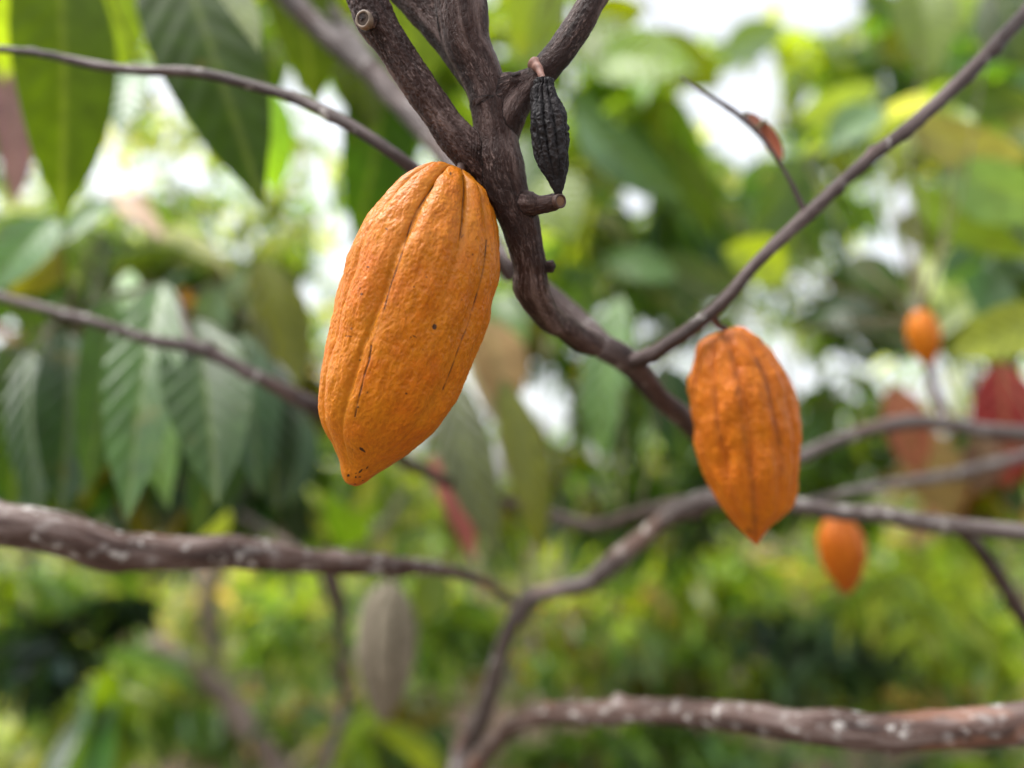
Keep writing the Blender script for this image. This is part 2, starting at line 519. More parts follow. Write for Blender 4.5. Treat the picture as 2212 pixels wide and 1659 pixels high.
def foliage(name, parent, blobs, mat, seed, gaps=True, droop=.6, aspect=.17):
    """blobs: (px, py, rx, ry, depth, depth_spread, n, leaf_len_m, {key: weight})"""
    g = np.random.default_rng(seed)
    VV, FF, CC = [], [], []
    off = 0
    for (px, py, rx, ry, d, ds, n, ll, keys) in blobs:
        kn = list(keys); kw = np.array([keys[k] for k in kn], float); kw /= kw.sum()
        # clustered sub-centres make light and dark clumps with gaps between them
        n = int(n * 1.5); nc = max(3, n // 12)
        q = g.normal(size=(nc, 3)); q /= np.linalg.norm(q, axis=1)[:, None]; q *= g.uniform(0, 1, (nc, 1)) ** (1 / 2.2)
        ckey = g.choice(len(kn), nc, p=kw)
        idx = g.integers(0, nc, n)
        pos = q[idx] + g.normal(size=(n, 3)) * .22
        dd = np.maximum(d + pos[:, 2] * ds, .45)
        X = px + pos[:, 0] * rx; Y = py + pos[:, 1] * ry
        P = CAM + FWD * dd[:, None] + RGT * ((X - W0 / 2) / FPX * dd)[:, None] - UPV * ((Y - H0 / 2) / FPX * dd)[:, None]
        L_ = ll * g.uniform(.6, 1.25, n)
        dirv = g.normal(size=(n, 3)) * np.array([1, 1, .7]); dirv[:, 2] -= droop * 1.6
        dirv /= np.linalg.norm(dirv, axis=1)[:, None]
        cen = P + dirv * (L_ * .5)[:, None]
        cx, cy, cz = proj(cen)
        ok = (cen[:, 2] > .04) & (P[:, 2] > .06)
        if gaps:
            pad = np.minimum(L_ * .17 / cz * FPX, 40)
            ok &= ~in_gap(cx, cy, pad)
            tx, ty, tz = proj(P + dirv * (L_ * .15)[:, None]); ok &= ~in_gap(tx, ty, pad * .4)
            tx, ty, tz = proj(P + dirv * (L_ * .88)[:, None]); ok &= ~in_gap(tx, ty, pad * .4)
        for i in np.nonzero(ok)[0]:
            a = dirv[i]
            s = np.cross(a, g.normal(size=3) * .8 + np.array([0, 0, 1.0])); s /= np.linalg.norm(s) + 1e-9
            nn = np.cross(a, s)
            if nn[2] < 0: nn = -nn
            T, F = _TPL[g.integers(len(_TPL))]
            hw = L_[i] * aspect * g.uniform(.8, 1.2)
            V = P[i] + a * (T[:, :1] * L_[i]) + s * (T[:, 1:2] * hw) + nn * (T[:, 2:3] * L_[i] * .6)
            k = kn[ckey[idx[i]]] if g.random() < .72 else kn[g.choice(len(kn), p=kw)]
            c = pick(k, g)
            VV.append(V); FF.append(F + off); off += len(V)
            CC.append(np.tile(np.append(c, 1), (len(V), 1)))
    if not VV: return None
    return mesh(name, np.vstack(VV), np.vstack(FF), parent, mat, {'leafcol': ('FLOAT_COLOR', np.vstack(CC))})

# ------------------------------------------------------------------ pods
def pod(owner, name, Lp, Rp, depth, furrows, mat, nu=300, nv=400, flat=.8, fdepth=.05, twist=0, wr=.0004, lobes=0., specks=(), cracks=(), crack_w=.0004, seed=0, fw=9., top=.8, cwid=1.):
    """Lp/Rp: outline (px,py) from the stalk end to the tip; the rings between them are swept in depth."""
    def res(P):
        P = np.array(P, float)
        P = catmull(P, 14)
        s = np.concatenate([[0], np.cumsum(np.linalg.norm(np.diff(P, axis=0), axis=1))]); s /= s[-1]
        t = np.linspace(0, 1, nu)
        return np.stack([np.interp(t, s, P[:, 0]), np.interp(t, s, P[:, 1])], -1)
    A, B = res(Lp), res(Rp)
    c = (A + B) / 2; h = (B - A) / 2
    k = dm(depth) / FPX
    to3 = lambda q: RGT * (q[..., :1] * k) - UPV * (q[..., 1:2] * k)
    C3 = at(W0 / 2, H0 / 2, depth) + to3(c - np.array([W0 / 2, H0 / 2]))
    H3 = to3(h)
    R = np.linalg.norm(H3, axis=1)
    Hn = H3 / (R[:, None] + 1e-9)
    th = np.linspace(-np.pi, np.pi, nv, endpoint=False)
    u = np.linspace(0, 1, nu)
    tw = np.radians(twist) * (u - .5) * 2
    # furrow field
    FV = np.zeros((nu, nv)); CR = np.zeros((nu, nv)); ridge = np.zeros((nu, nv))
    t3 = th[None] - 0 * u[:, None]
    for fu in furrows:
        ang, dep = fu[0], fu[1]
        path = fu[2] if len(fu) > 2 else None
        if path is None:
            a = np.radians(ang) + tw
        else:   # (u, angle) table
            a = np.radians(np.interp(u, [p[0] for p in path], [p[1] for p in path]))
        wob = .02 * pn(np.stack([u * 9, 0 * u + ang, 0 * u + seed], -1))
        dlt = np.angle(np.exp(1j * (t3 - a[:, None] - wob[:, None])))
        wdt = np.radians(fw)
        amp = dep * (sstep(-.02, .04, u) * (1 - .8 * sstep(.70, .95, u)) * (1 + top * (1 - sstep(.04, .30, u))))
        if len(fu) > 3: amp = amp * (1 - fu[3] * sstep(.22, .45, u))
        FV += amp[:, None] * (.62 * np.exp(-(dlt / wdt) ** 2) + .38 * np.exp(-(dlt / (wdt * .28)) ** 2))
    Rm = R.max()
    rr = R[:, None] * (1 - fdepth * FV) 
    # medium and fine wrinkles of the skin
    ring = np.stack([np.cos(th)[None] * R[:, None], np.sin(th)[None] * R[:, None], (np.linalg.norm(C3 - C3[0], axis=1))[:, None] + 0 * th[None]], -1)
    env = sstep(0, .03, u) * (1 - .5 * sstep(.9, 1, u))
    n1 = fbm(ring * np.array([1, 1, .5]) * 80 + seed, 3)
    n2 = 1 - 2 * np.abs(fbm(ring * np.array([1, 1, .7]) * 330 + 5 + seed, 3))
    n3 = pn(ring * np.array([1, 1, .8]) * 760 + 9)
    n4 = pn(ring * np.array([1, 1, .45]) * 48 + 3 + seed)
    fine = (1 - .55 * sstep(.55, .95, u))[:, None]
    disp = wr * (2.8 * n4 + (2.9 * n1 + .62 * n2 + .2 * n3) * fine) * env[:, None]
    disp = disp + lobes * Rm * pn(ring * 34 + seed)
    rr = rr + disp
    V = C3[:, None] + Hn[:, None] * (np.sin(th)[None] * rr)[..., None] - FWD * (np.cos(th)[None] * rr * flat)[..., None]
    Vp = V.reshape(-1, 3)
    ppx, ppy, pdz = proj(Vp)
    front = (np.cos(th)[None] > -.05) & (u[:, None] > -1)
    front = front.reshape(-1)
    CR = np.zeros(len(Vp))
    for ln in cracks:                      # thin dry cracks along the furrows
        Q = catmull(np.array(ln[0], float), 10)
        d = np.full(len(Vp), 1e9)
        for a, b in zip(Q[:-1], Q[1:]):
            ab = b - a
            t = np.clip(((ppx - a[0]) * ab[0] + (ppy - a[1]) * ab[1]) / (ab @ ab), 0, 1)
            d = np.minimum(d, np.hypot(ppx - a[0] - t * ab[0], ppy - a[1] - t * ab[1]))
        brk = sstep(-.35, .1, pn(Vp * 160))
        CR = np.maximum(CR, min(1, ln[1] * 1.25) * np.exp(-(d / (ln[2] * cwid)) ** 2) * front * (.5 + .5 * brk))
    SP = np.zeros(len(Vp))
    for (sx, sy, sa, sb, ang, st) in specks:
        ca, sn = math.cos(math.radians(ang)), math.sin(math.radians(ang))
        dx, dy = ppx - sx, ppy - sy
        e = np.hypot((dx * ca + dy * sn) / sa, (-dx * sn + dy * ca) / sb) + .35 * pn(Vp * 900)
        SP = np.maximum(SP, st * (1 - sstep(.75, 1.15, e)) * front)
    # crack lines and specks sink slightly
    sink = (CR * crack_w)
    radial = (V - C3[:, None]).reshape(-1, 3); radial /= np.linalg.norm(radial, axis=1)[:, None] + 1e-9
    Vp = Vp - radial * sink[:, None]
    i = np.arange(nu - 1)[:, None] * nv; j = np.arange(nv)[None]; j2 = (j + 1) % nv
    F = np.stack([i + j, i + nv + j, i + nv + j2, i + j2], -1).reshape(-1, 4)
    shell = mesh(name, Vp, F, owner, mat, {
        'podco': ('FLOAT_VECTOR', ring.reshape(-1, 3) + seed), 'furrow': ('FLOAT', np.clip(FV, 0, 1).reshape(-1)),
        'crack': ('FLOAT', np.clip(CR, 0, 1)), 'speck': ('FLOAT', np.clip(SP, 0, 1))})
    return shell

def cv(pts, sx, ox, sy, oy):
    return [(a * sx + ox, b * sy + oy) for a, b in pts]

# ================================================================== BUILD
# ---- main near cocoa tree
near = empty('cocoa_tree', (0.0, 0.75, 0.0), 'dark barked cocoa tree whose sharp forked limb at top centre carries the big pod', 'tree')
PZ = .397
main_paths = [
    [(985, -140, .400, 112), (993, -40, .400, 110), (998, 20, .400, 108), (1008, 95, .400, 100), (1034, 152, .400, 86), (1058, 222, .400, 84), (1072, 298, .401, 88),
     (1080, 350, .401, 100), (1090, 397, .401, 94), (1107, 440, .402, 84), (1122, 478, .404, 80), (1137, 542, .408, 70), (1143, 580, .412, 66),
     (1145, 616, .418, 73), (1164, 654, .425, 64), (1193, 688, .437, 53), (1238, 720, .452, 50), (1286, 748, .464, 46)],
    [(745, -110, .392, 66), (770, -45, .393, 68), (789, 0, .394, 69), (808, 42, .394, 74), (843, 92, .394, 68), (898, 176, .395, 66), (956, 258, .397, 68), (1010, 325, .399, 78), (1062, 385, .402, 70)],
    [(1350, -120, .400, 58), (1310, -50, .400, 58), (1280, 0, .400, 59), (1256, 45, .400, 58), (1226, 89, .400, 60), (1193, 133, .400, 60), (1160, 171, .400, 57), (1128, 206, .400, 62), (1098, 246, .400, 74), (1080, 300, .401, 70)],
    [(800, -140, .418, 90), (868, -50, .415, 92), (912, 0, .412, 90), (950, 45, .409, 86), (985, 95, .406, 80), (1025, 165, .402, 60)],
    [(1110, 430, .400, 50), (1140, 440, .396, 52), (1160, 443, .394, 39), (1180, 440, .392, 36), (1197, 436, .391, 36), (1204, 435, .391, 34)],
    [(1150, 577, .412, 34), (1178, 575, .410, 24), (1194, 575, .409, 25)],
    [(1058, 225, .400, 84), (1088, 196, .400, 66), (1118, 186, .400, 56), (1150, 172, .400, 50)],
    [(1050, -20, .40, 8), (1083, 168, .4, 10), (1094, 172, .396, 12), (1106, 168, .394, 8), (1122, 160, .394, 6)][1:],
]
Vs, Fs, o_ = [], [], 0
segP, segR, segS, segA, segB, segT, segI = [], [], [], [], [], [], []
for k, pth in enumerate(main_paths):
    P, R = px_path(pth)
    V, F, bk, C, r = sweep(P, R * 1.045, nu=14, nv=28, lump=.05, knots=0 if k > 3 else 3, seed=k + 1)
    PATHS.setdefault('near', []).append(C)
    Vs.append(V); Fs.append(F + o_); o_ += len(V)
    T, A, B = frames(C)
    s = np.concatenate([[0], np.cumsum(np.linalg.norm(np.diff(C, axis=0), axis=1))])
    segP.append(C); segR.append(r); segS.append(s + k * .7); segA.append(A); segB.append(B); segT.append(T); segI.append(np.full(len(C), k))
# the cut stump on the left branch
stP, stR = px_path([(815, 48, .392, 36), (798, 44, .385, 38), (786, 41.5, .3795, 37)])
V, F, bk, C, r = sweep(stP, stR, nu=10, nv=28, lump=.03, knots=0, seed=31)
Vs.append(V); Fs.append(F + o_); o_ += len(V)
T, A, B = frames(C)
segP.append(C); segR.append(r); segS.append(np.arange(len(C)) * .001 + 9); segA.append(A); segB.append(B); segT.append(T); segI.append(np.full(len(C), 20))

raw = mesh('limb_raw', np.vstack(Vs), np.vstack(Fs))
md = raw.modifiers.new('r', 'REMESH'); md.mode = 'VOXEL'; md.voxel_size = .00055; md.use_smooth_shade = True
ms = raw.modifiers.new('s', 'SMOOTH'); ms.factor = .5; ms.iterations = 9
dg = bpy.context.evaluated_depsgraph_get()
me = bpy.data.meshes.new_from_object(raw.evaluated_get(dg))
bpy.data.objects.remove(raw)
nV = len(me.vertices)
co = np.empty(nV * 3); me.vertices.foreach_get('co', co); co = co.reshape(-1, 3)
nr = np.empty(nV * 3); me.vertices.foreach_get('normal', nr); nr = nr.reshape(-1, 3)
SP_, SR_, SS_, SA_, SB_ = map(np.concatenate, (segP, segR, segS, segA, segB))
ST_ = np.concatenate(segT); SI_ = np.concatenate(segI)
best = np.full(nV, 1e9); bi = np.zeros(nV, int)
for a in range(0, nV, 20000):
    q = co[a:a + 20000]
    dd = np.linalg.norm(q[:, None] - SP_[None], axis=2) / SR_[None]
    bi[a:a + 20000] = dd.argmin(1)
rel = co - SP_[bi]
along = SS_[bi] + np.sum(rel * ST_[bi], 1)
fx = np.sum(rel * SA_[bi], 1); fy = np.sum(rel * SB_[bi], 1)
rn = np.hypot(fx, fy) + 1e-9
bark = np.stack([fx / rn * SR_[bi] + SI_[bi] * .31, fy / rn * SR_[bi], along], -1)
streak = fbm(bark * np.array([1, 1, .16]) * 330, 3)
scale_ = 1 - 2 * np.abs(fbm(bark * np.array([1, 1, .38]) * 620 + 4, 2))
lump = fbm(bark * 60, 2)
isl = (SI_[bi] == 1)
amp = np.where(isl, .00065, .00030)
disp = amp * (scale_ * .8) + .00030 * streak + .0006 * lump
# wrinkled collars where side branches leave the limb
for (cx_, cy_, cd_, sig, per) in ((1037, 325, .388, .0065, .0014), (1108, 172, .392, .004, .0012), (1147, 437, .39, .004, .0011), (1150, 575, .40, .003, .001)):
    pc = at(cx_, cy_, cd_)
    dist = np.linalg.norm(co - pc, axis=1)
    dirn = (co - pc) @ RGT
    disp += np.exp(-(dist / sig) ** 2) * (.0007 * np.sin(2 * np.pi * dirn / per + 2 * pn(co * 200)) + .0008)
co2 = co + nr * disp[:, None]
me.vertices.foreach_set('co', co2.ravel())
me.update()
add_attr(me, 'bark', 'FLOAT_VECTOR', bark)
for p in me.polygons: p.use_smooth = True
me.name = 'main_branch'
me.materials.clear()
link('main_branch', me, near, M_bark)

def disc_stub(c_px, depth, r_px, axis, ringmat, cutmat, parent, name, rim=.22, thick=2.6):
    """sawn branch end: pale callus ring around a sunken dark wood disc"""
    c = at(*c_px, depth)
    ax = np.array(axis, float); ax /= np.linalg.norm(ax)
    a = np.cross(ax, [0, 0, 1]); a /= np.linalg.norm(a); b = np.cross(ax, a)
    R = r_px / FPX * depth
    th = np.linspace(0, 2 * np.pi, 48, endpoint=False)
    rows = [(1.10, -.9), (1.20, -.45), (1.17, .0), (1.0, .12), (.84, .02), (.80, -.15)]
    V = []
    for i, (q, h) in enumerate(rows):
        w = 1 + .06 * pn(np.stack([np.cos(th) * 1.5 + i * .2, np.sin(th) * 1.5, 0 * th + r_px], -1))
        V.append(c + (a * np.cos(th)[:, None] + b * np.sin(th)[:, None]) * (R * q * w)[:, None] + ax * (R * h))
    V = np.vstack(V); nv = 48
    i = np.arange(len(rows) - 1)[:, None] * nv; j = np.arange(nv)[None]; j2 = (j + 1) % nv
    F = np.stack([i + j, i + j2, i + nv + j2, i + nv + j], -1).reshape(-1, 4)
    ring = mesh(name, V, F, parent, ringmat)
    rows = [(.84, -.12), (.6, -.05), (.35, -.09), (.02, -.04)]
    V = []
    for i, (q, h) in enumerate(rows):
        w = 1 + .03 * pn(np.stack([np.cos(th) * 2, np.sin(th) * 2, 0 * th + i], -1))
        V.append(c + (a * np.cos(th)[:, None] + b * np.sin(th)[:, None]) * (R * q * w)[:, None] + ax * (R * h))
    V = np.vstack(V)
    i = np.arange(len(rows) - 1)[:, None] * nv
    F = np.stack([i + j, i + j2, i + nv + j2, i + nv + j], -1).reshape(-1, 4)
    mesh('cut_face', V, F, ring, cutmat).location = (0, 0, 0)
    return ring

disc_stub((784, 41), .3775, 16.5, -FWD * 1.0 - RGT * .38 - UPV * .05, M_cutring, M_cut, near, 'sawn_stub')
disc_stub((1211, 434), .3835, 13.5, RGT * .75 - FWD * 1.0 - UPV * .15, M_stalkd, M_cut2, near, 'sawn_stub')

# out-of-focus limbs of the same tree
B = lambda pts, mat=M_bark2, name='branch', **kw: branch(name, 'near', pts, mat, near, **kw)
# rear limb coming from the upper left, running behind the pod to the lower right
B([(560, -90, .66, 52), (620, -10, .65, 50), (700, 70, .64, 50), (800, 152, .62, 52), (880, 240, .60, 52), (960, 330, .57, 50), (1035, 460, .53, 42), (1085, 560, .50, 38),
   (1135, 598, .50, 42), (1198, 644, .495, 42), (1258, 702, .487, 48), (1300, 745, .478, 58), (1342, 770, .476, 58), (1384, 808, .482, 50), (1424, 858, .49, 46), (1480, 905, .505, 46), (1540, 975, .53, 46), (1590, 1060, .56, 44)],
  M_bark2, seed=11, nu=14, nv=26, knots=10, lump=.12)
B([(640, -60, .72, 26), (700, 0, .70, 24), (760, 75, .68, 22), (815, 150, .65, 22)], M_bark2, seed=12)
# slender limb to the upper right
B([(2300, -70, .49, 33), (2212, 32, .485, 31), (2100, 150, .48, 31), (1980, 262, .475, 30), (1862, 356, .47, 28), (1745, 464, .465, 30), (1640, 562, .46, 27), (1545, 668, .46, 31),
   (1440, 745, .465, 33), (1375, 778, .472, 36), (1340, 775, .478, 30)], M_bark2, seed=13, nu=18, nv=22, knots=12, lump=.10)
B([(1742, 466, .465, 17), (1734, 448, .465, 13), (1700, 378, .467, 9), (1648, 300, .470, 9), (1592, 246, .472, 11), (1530, 205, .475, 8), (1470, 166, .478, 5)], M_bark2, 'twig', seed=14, nu=10, knots=5)
# slender twig to the upper left
B([(-60, 98, .50, 14), (0, 106, .497, 15), (100, 118, .494, 17), (200, 140, .49, 21), (300, 152, .485, 20), (420, 157, .48, 23), (520, 178, .475, 23), (640, 214, .468, 24), (740, 262, .46, 27), (830, 318, .455, 27),
   (900, 372, .455, 30), (980, 450, .46, 30), (1050, 530, .475, 28), (1100, 600, .49, 24)], M_bark2, seed=15, nu=14, nv=20, knots=12, lump=.10)
# middle left twig
B([(-60, 625, .60, 21), (0, 640, .60, 22), (100, 668, .595, 22), (210, 698, .59, 24), (330, 735, .585, 26), (420, 750, .58, 32), (480, 775, .578, 30), (560, 815, .575, 28), (640, 858, .575, 34), (700, 888, .58, 36),
   (790, 935, .62, 30), (880, 1000, .68, 26), (1000, 1055, .75, 24), (1110, 1090, .80, 24), (1200, 1118, .82, 26), (1290, 1135, .80, 28), (1380, 1110, .75, 28), (1450, 1090, .68, 28), (1520, 1080, .61, 28)], M_bark2, seed=16, nu=12, nv=20, knots=14, lump=.16)
# trunk to the ground and the lower limbs
tb = at(985, 1659, .74)
trunk_pts = [tuple(at(1150, 1285, .66)) + (.011,), tuple(at(1105, 1350, .67)) + (.009,), tuple(at(1075, 1430, .69)) + (.0095,), tuple(at(1045, 1540, .72)) + (.0125,), tuple(at(1000, 1659, .75)) + (.019,),
             (tb[0] - .02, .78, .95, .026), (tb[0] - .02, .78, .55, .032), (tb[0] + .01, .76, .2, .036), (tb[0] + .02, .75, -.05, .05)]
branch('trunk', 'near', trunk_pts, M_bark3, near, world=True, nu=12, nv=22, seed=17, lump=.12)
near.location = (tb[0] + .02, .75, 0)
for ch in near.children: ch.location = -Vector(near.location)
B([(1120, 1340, .665, 30), (1155, 1290, .66, 34), (1215, 1272, .655, 34), (1270, 1258, .65, 42), (1330, 1210, .64, 42), (1390, 1160, .63, 38), (1440, 1118, .62, 40), (1500, 1090, .61, 48), (1545, 1078, .60, 46), (1630, 1082, .59, 36),
   (1720, 1092, .585, 36), (1800, 1105, .58, 34), (1900, 1112, .575, 38), (2000, 1128, .57, 38), (2100, 1140, .565, 36), (2212, 1150, .56, 38), (2330, 1160, .555, 38)], M_bark3, seed=18, nu=12, nv=22, knots=14, lump=.12)
B([(-80, 1105, .50, 100), (0, 1132, .50, 92), (80, 1142, .502, 92), (160, 1160, .505, 90), (240, 1190, .51, 90), (300, 1192, .515, 82), (400, 1195, .52, 74), (500, 1192, .53, 72), (600, 1203, .54, 62), (700, 1215, .555, 48),
   (800, 1220, .57, 44), (900, 1224, .59, 36), (980, 1236, .62, 27), (1050, 1260, .66, 21), (1105, 1296, .69, 18), (1135, 1325, .69, 18)], M_lichen, seed=19, nu=12, nv=26, knots=12, lump=.06)
B([(2320, 1545, .49, 92), (2212, 1562, .49, 88), (2100, 1572, .492, 82), (1980, 1580, .495, 76), (1880, 1582, .50, 74), (1780, 1572, .505, 72), (1700, 1566, .51, 64), (1600, 1548, .52, 62), (1480, 1540, .535, 56), (1380, 1535, .55, 50),
   (1280, 1540, .57, 52), (1180, 1542, .60, 44), (1110, 1565, .64, 40), (1060, 1610, .69, 44), (1020, 1665, .74, 48)], M_lichen, seed=20, nu=12, nv=26, knots=14, lump=.06)
# fainter limbs on the right
B([(1600, 1075, .60, 26), (1680, 1010, .63, 24), (1745, 978, .65, 26), (1850, 936, .67, 28), (1940, 915, .68, 34), (2020, 912, .69, 30), (2120, 930, .69, 34), (2212, 938, .69, 36), (2320, 950, .69, 36)], M_bark3, seed=21)
B([(1700, 1095, .60, 20), (1800, 1070, .66, 18), (1900, 1050, .70, 22), (2000, 1035, .73, 24), (2080, 1020, .75, 26), (2212, 985, .77, 24), (2300, 960, .78, 24)], M_bark3, seed=22)
B([(2060, 1135, .575, 26), (2110, 1180, .60, 26), (2160, 1250, .62, 30), (2212, 1335, .64, 34), (2290, 1440, .66, 34)], M_bark2, seed=23)
B([(2045, 915, .69, 22), (2030, 880, .71, 24), (2012, 830, .75, 20), (2004, 770, .785, 16), (1990, 690, .78, 12), (1983, 666, .765, 10)], M_bark2, 'twig', seed=24)
# twig behind the upper right of the pod, stalk of pod two
B([(1535, 672, .46, 24), (1545, 692, .463, 17), (1554, 704, .466, 15), (1572, 714, .468, 13)], M_bark2, 'twig', seed=25, knots=2)
# canopy branches above the frame that carry the hanging leaves
B([(620, -10, .65, 30), (480, -150, .64, 28), (300, -220, .63, 24), (60, -240, .62, 20), (-150, -230, .62, 14)], M_bark2, seed=26)
B([(1250, -300, .70, 34), (1000, -260, .66, 34), (860, -230, .62, 34), (700, -200, .62, 26)], M_bark2, seed=27)
B([(420, 750, .58, 18), (400, 700, .62, 14), (380, 640, .68, 12), (330, 620, .74, 10), (240, 640, .78, 8), (120, 700, .80, 6), (20, 760, .8, 5)], M_bark2, 'twig', seed=28)

# ---- main pod
S1 = (.4632, 658.3, .4632, 301.7)
Lp = cv([(716, 150), (700, 128), (664, 116), (590, 107), (508, 138), (444, 184), (390, 238), (334, 304), (280, 384), (228, 486), (193, 590), (152, 720), (126, 830), (109, 930), (90, 1030), (76, 1120), (72, 1200),
         (80, 1290), (104, 1360), (138, 1430), (163, 1500), (173, 1560), (192, 1598), (222, 1613), (235, 1615)], *S1)
Rp = cv([(716, 150), (735, 146), (765, 160), (805, 198), (848, 242), (868, 285), (884, 330), (895, 380), (906, 480), (909, 600), (898, 700), (873, 800), (838, 900), (797, 1010), (750, 1130), (698, 1230), (638, 1320),
         (560, 1400), (465, 1478), (385, 1530), (330, 1562), (290, 1594), (262, 1610), (240, 1616), (235, 1615)], *S1)
def c1(*pts): return cv(pts, *S1)
specks = []
for (x, y, a, b, an, st) in [(605, 873, 12, 14, 0, .95), (512, 918, 13, 3, 30, .7), (207, 917, 20, 3, 5, .6), (218, 882, 6, 5, 0, .6), (295, 594, 7, 4, 0, .9), (265, 720, 6, 4, 0, .9), (510, 687, 4, 3, 0, .8),
                             (381, 416, 8, 4, 30, .7), (680, 158, 4, 8, 0, .8), (474, 180, 14, 4, -20, .5), (268, 1446, 17, 6, 35, .95), (203, 1566, 6, 6, 0, 1), (260, 1546, 13, 4, -45, .9), (291, 1530, 9, 3, -50, .8),
                             (238, 1574, 4, 4, 0, .9), (256, 1573, 6, 3, 0, .9), (235, 1606, 5, 3, 0, .8), (474, 1184, 5, 4, 0, .9), (257, 1028, 4, 4, 0, .8), (292, 1179, 4, 4, 0, .8), (248, 1247, 6, 4, 0, .9), (550, 980, 3, 3, 0, .6),
                             (783, 536, 3, 4, 0, .6), (733, 748, 3, 4, 0, .6), (855, 495, 3, 3, 0, .6), (270, 1590, 5, 2, -40, .8), (735, 450, 12, 3, -60, .5), (240, 1556, 5, 3, -30, .7), (477, 285, 3, 3, 0, .5), (598, 905, 8, 3, 20, .35), (420, 655, 3, 4, 0, .4)]:
    p = c1((x, y))[0]
    specks.append((p[0], p[1], a * .4632 + .3, b * .4632 + .3, an, st))
cracks = [
    (c1((600, 215), (560, 270), (520, 335), (490, 405), (468, 480), (450, 540), (425, 610), (400, 680), (382, 745), (371, 790)), .85, 1.0),
    (c1((310, 960), (300, 1030), (280, 1090), (262, 1165), (248, 1220), (234, 1290)), .85, 1.1),
    (c1((371, 790), (340, 880), (310, 960)), .25, .9),
    (c1((848, 470), (840, 560), (825, 640), (800, 730), (780, 795)), .8, .9),
    (c1((775, 815), (755, 880), (730, 940), (705, 1010), (680, 1080), (645, 1165)), .65, .9),
    (c1((737, 170), (742, 230), (738, 300), (733, 380), (722, 470)), .55, 1.2),
    (c1((645, 150), (625, 185), (600, 215)), .5, 1.3),
    (c1((730, 930), (742, 905)), .5, .8),
]
podA = empty('cocoa_pod', at(900, 700, PZ), 'large ripe orange cocoa pod in sharp focus, specked, hanging from the fork at the centre', 'cocoa pod')
g1 = [(0, -30), (.12, -20), (.25, -16), (.45, -18), (.55, -21), (.7, -26), (.85, -28), (1, -28)]
g2 = [(0, 22), (.12, 27), (.25, 29), (.45, 27), (.6, 22), (1, 14)]
g3 = [(0, 55), (.12, 56), (.3, 57), (.5, 51), (.7, 47), (1, 44)]
g0 = [(0, -62), (.12, -58), (.3, -55), (.5, -58), (.7, -62), (1, -60)]
g00 = [(0, -78), (.3, -78), (.6, -82), (1, -84)]
pod(podA, 'pod_shell', Lp, Rp, PZ - .004, [(-21, 1.0, g1), (26, 1., g2, .8), (51, .5, g3), (-58, .75, g0), (-80, .4, g00), (84, .6), (110, 1), (145, .8), (180, 1), (215, .8), (248, 1)],
    M_pod, nu=560, nv=900, flat=.74, fdepth=.11, top=2.0, cwid=1.7, wr=.00046, lobes=.010, specks=specks, cracks=cracks, seed=2, fw=9)
sp_, sr_ = px_path([(1004, 344, .398, 22), (998, 358, .394, 18), (992, 376, .391, 18)])
V, F, bk, _, _ = sweep(sp_, sr_, nu=8, nv=14, seed=5)
mesh('stalk', V, F, podA, M_stalkd)

# ---- second pod
S5 = (.4299, 1371.5, .4299, 603.5)
Lq = cv([(470, 262), (440, 262), (400, 275), (345, 300), (305, 345), (285, 450), (274, 560), (284, 680), (300, 780), (320, 880), (350, 1000), (390, 1080), (440, 1160), (500, 1230), (560, 1290), (592, 1322), (606, 1334)], *S5)
Rq = cv([(470, 262), (490, 245), (520, 236), (560, 246), (618, 290), (680, 360), (740, 450), (780, 540), (800, 640), (812, 750), (816, 850), (811, 950), (800, 1050), (779, 1130), (740, 1190), (690, 1245), (640, 1302), (618, 1330), (606, 1334)], *S5)
podB = empty('cocoa_pod', at(1610, 940, .45), 'slightly blurred deep orange cocoa pod with dark furrows below the slender right limb', 'cocoa pod')
cb = lambda *p: cv(p, *S5)
cr2 = [(cb((455, 300), (480, 370), (505, 470), (525, 600), (545, 750), (570, 900), (590, 1050), (600, 1180)), .32, 6.),
       (cb((610, 400), (650, 480), (680, 600), (710, 740), (735, 860), (740, 980)), .45, 6.), (cb((440, 290), (470, 310)), .5, 8),
       (cb((400, 560), (410, 680), (425, 800)), .25, 5), (cb((590, 1100), (600, 1200), (606, 1300)), .4, 5)]
pod(podB, 'pod_shell', Lq, Rq, .468, [(-75, .8), (-42, 1), (-10, 1.), (22, .8), (50, 1.1), (82, .8), (115, 1), (150, .8), (185, 1), (220, .8), (250, 1)], M_pod2,
    nu=260, nv=360, flat=.85, fdepth=.085, wr=.0007, lobes=.025, cracks=cr2, seed=8, fw=9, specks=[(1618, 1146, 9, 6, 40, .5)])
sp_, sr_ = px_path([(1562, 706, .468, 14), (1570, 714, .468, 13), (1575, 728, .468, 13)])
V, F, bk, _, _ = sweep(sp_, sr_, nu=6, nv=12, seed=6); mesh('stalk', V, F, podB, M_stalkd)

# ---- two small far pods
def small_pod(cx, cy, rx, ry, tilt, d, label, sx, sy, mat=None, fd=.06):
    n = 14
    def side(sgn):
        out = []
        for i in range(n + 1):
            t = i / n
            w = math.sin(math.pi * t ** .82) ** .7
            x, y = sgn * w * rx, -ry + 2 * ry * t
            c, s = math.cos(math.radians(tilt)), math.sin(math.radians(tilt))
            out.append((cx + x * c - y * s, cy + x * s + y * c))
        return out
    e = empty('cocoa_pod', at(cx, cy, d), label, 'cocoa pod')
    pod(e, 'pod_shell', side(-1), side(1), d, [(a, .9) for a in range(-170, 180, 36 if fd < .1 else 50)], mat or M_pod3, nu=90, nv=120, flat=.95, fdepth=fd, wr=.0004, seed=4)
    top = side(-1)[0]
    P, R = px_path([(sx, sy, d, 12), ((sx + top[0]) / 2 + 2, (sy + top[1]) / 2, d, 10), (top[0], top[1] + 6, d, 12)])
    V, F, _, _, _ = sweep(P, R, nu=5, nv=10, seed=3); mesh('stalk', V, F, e, M_stalkd)
    return e
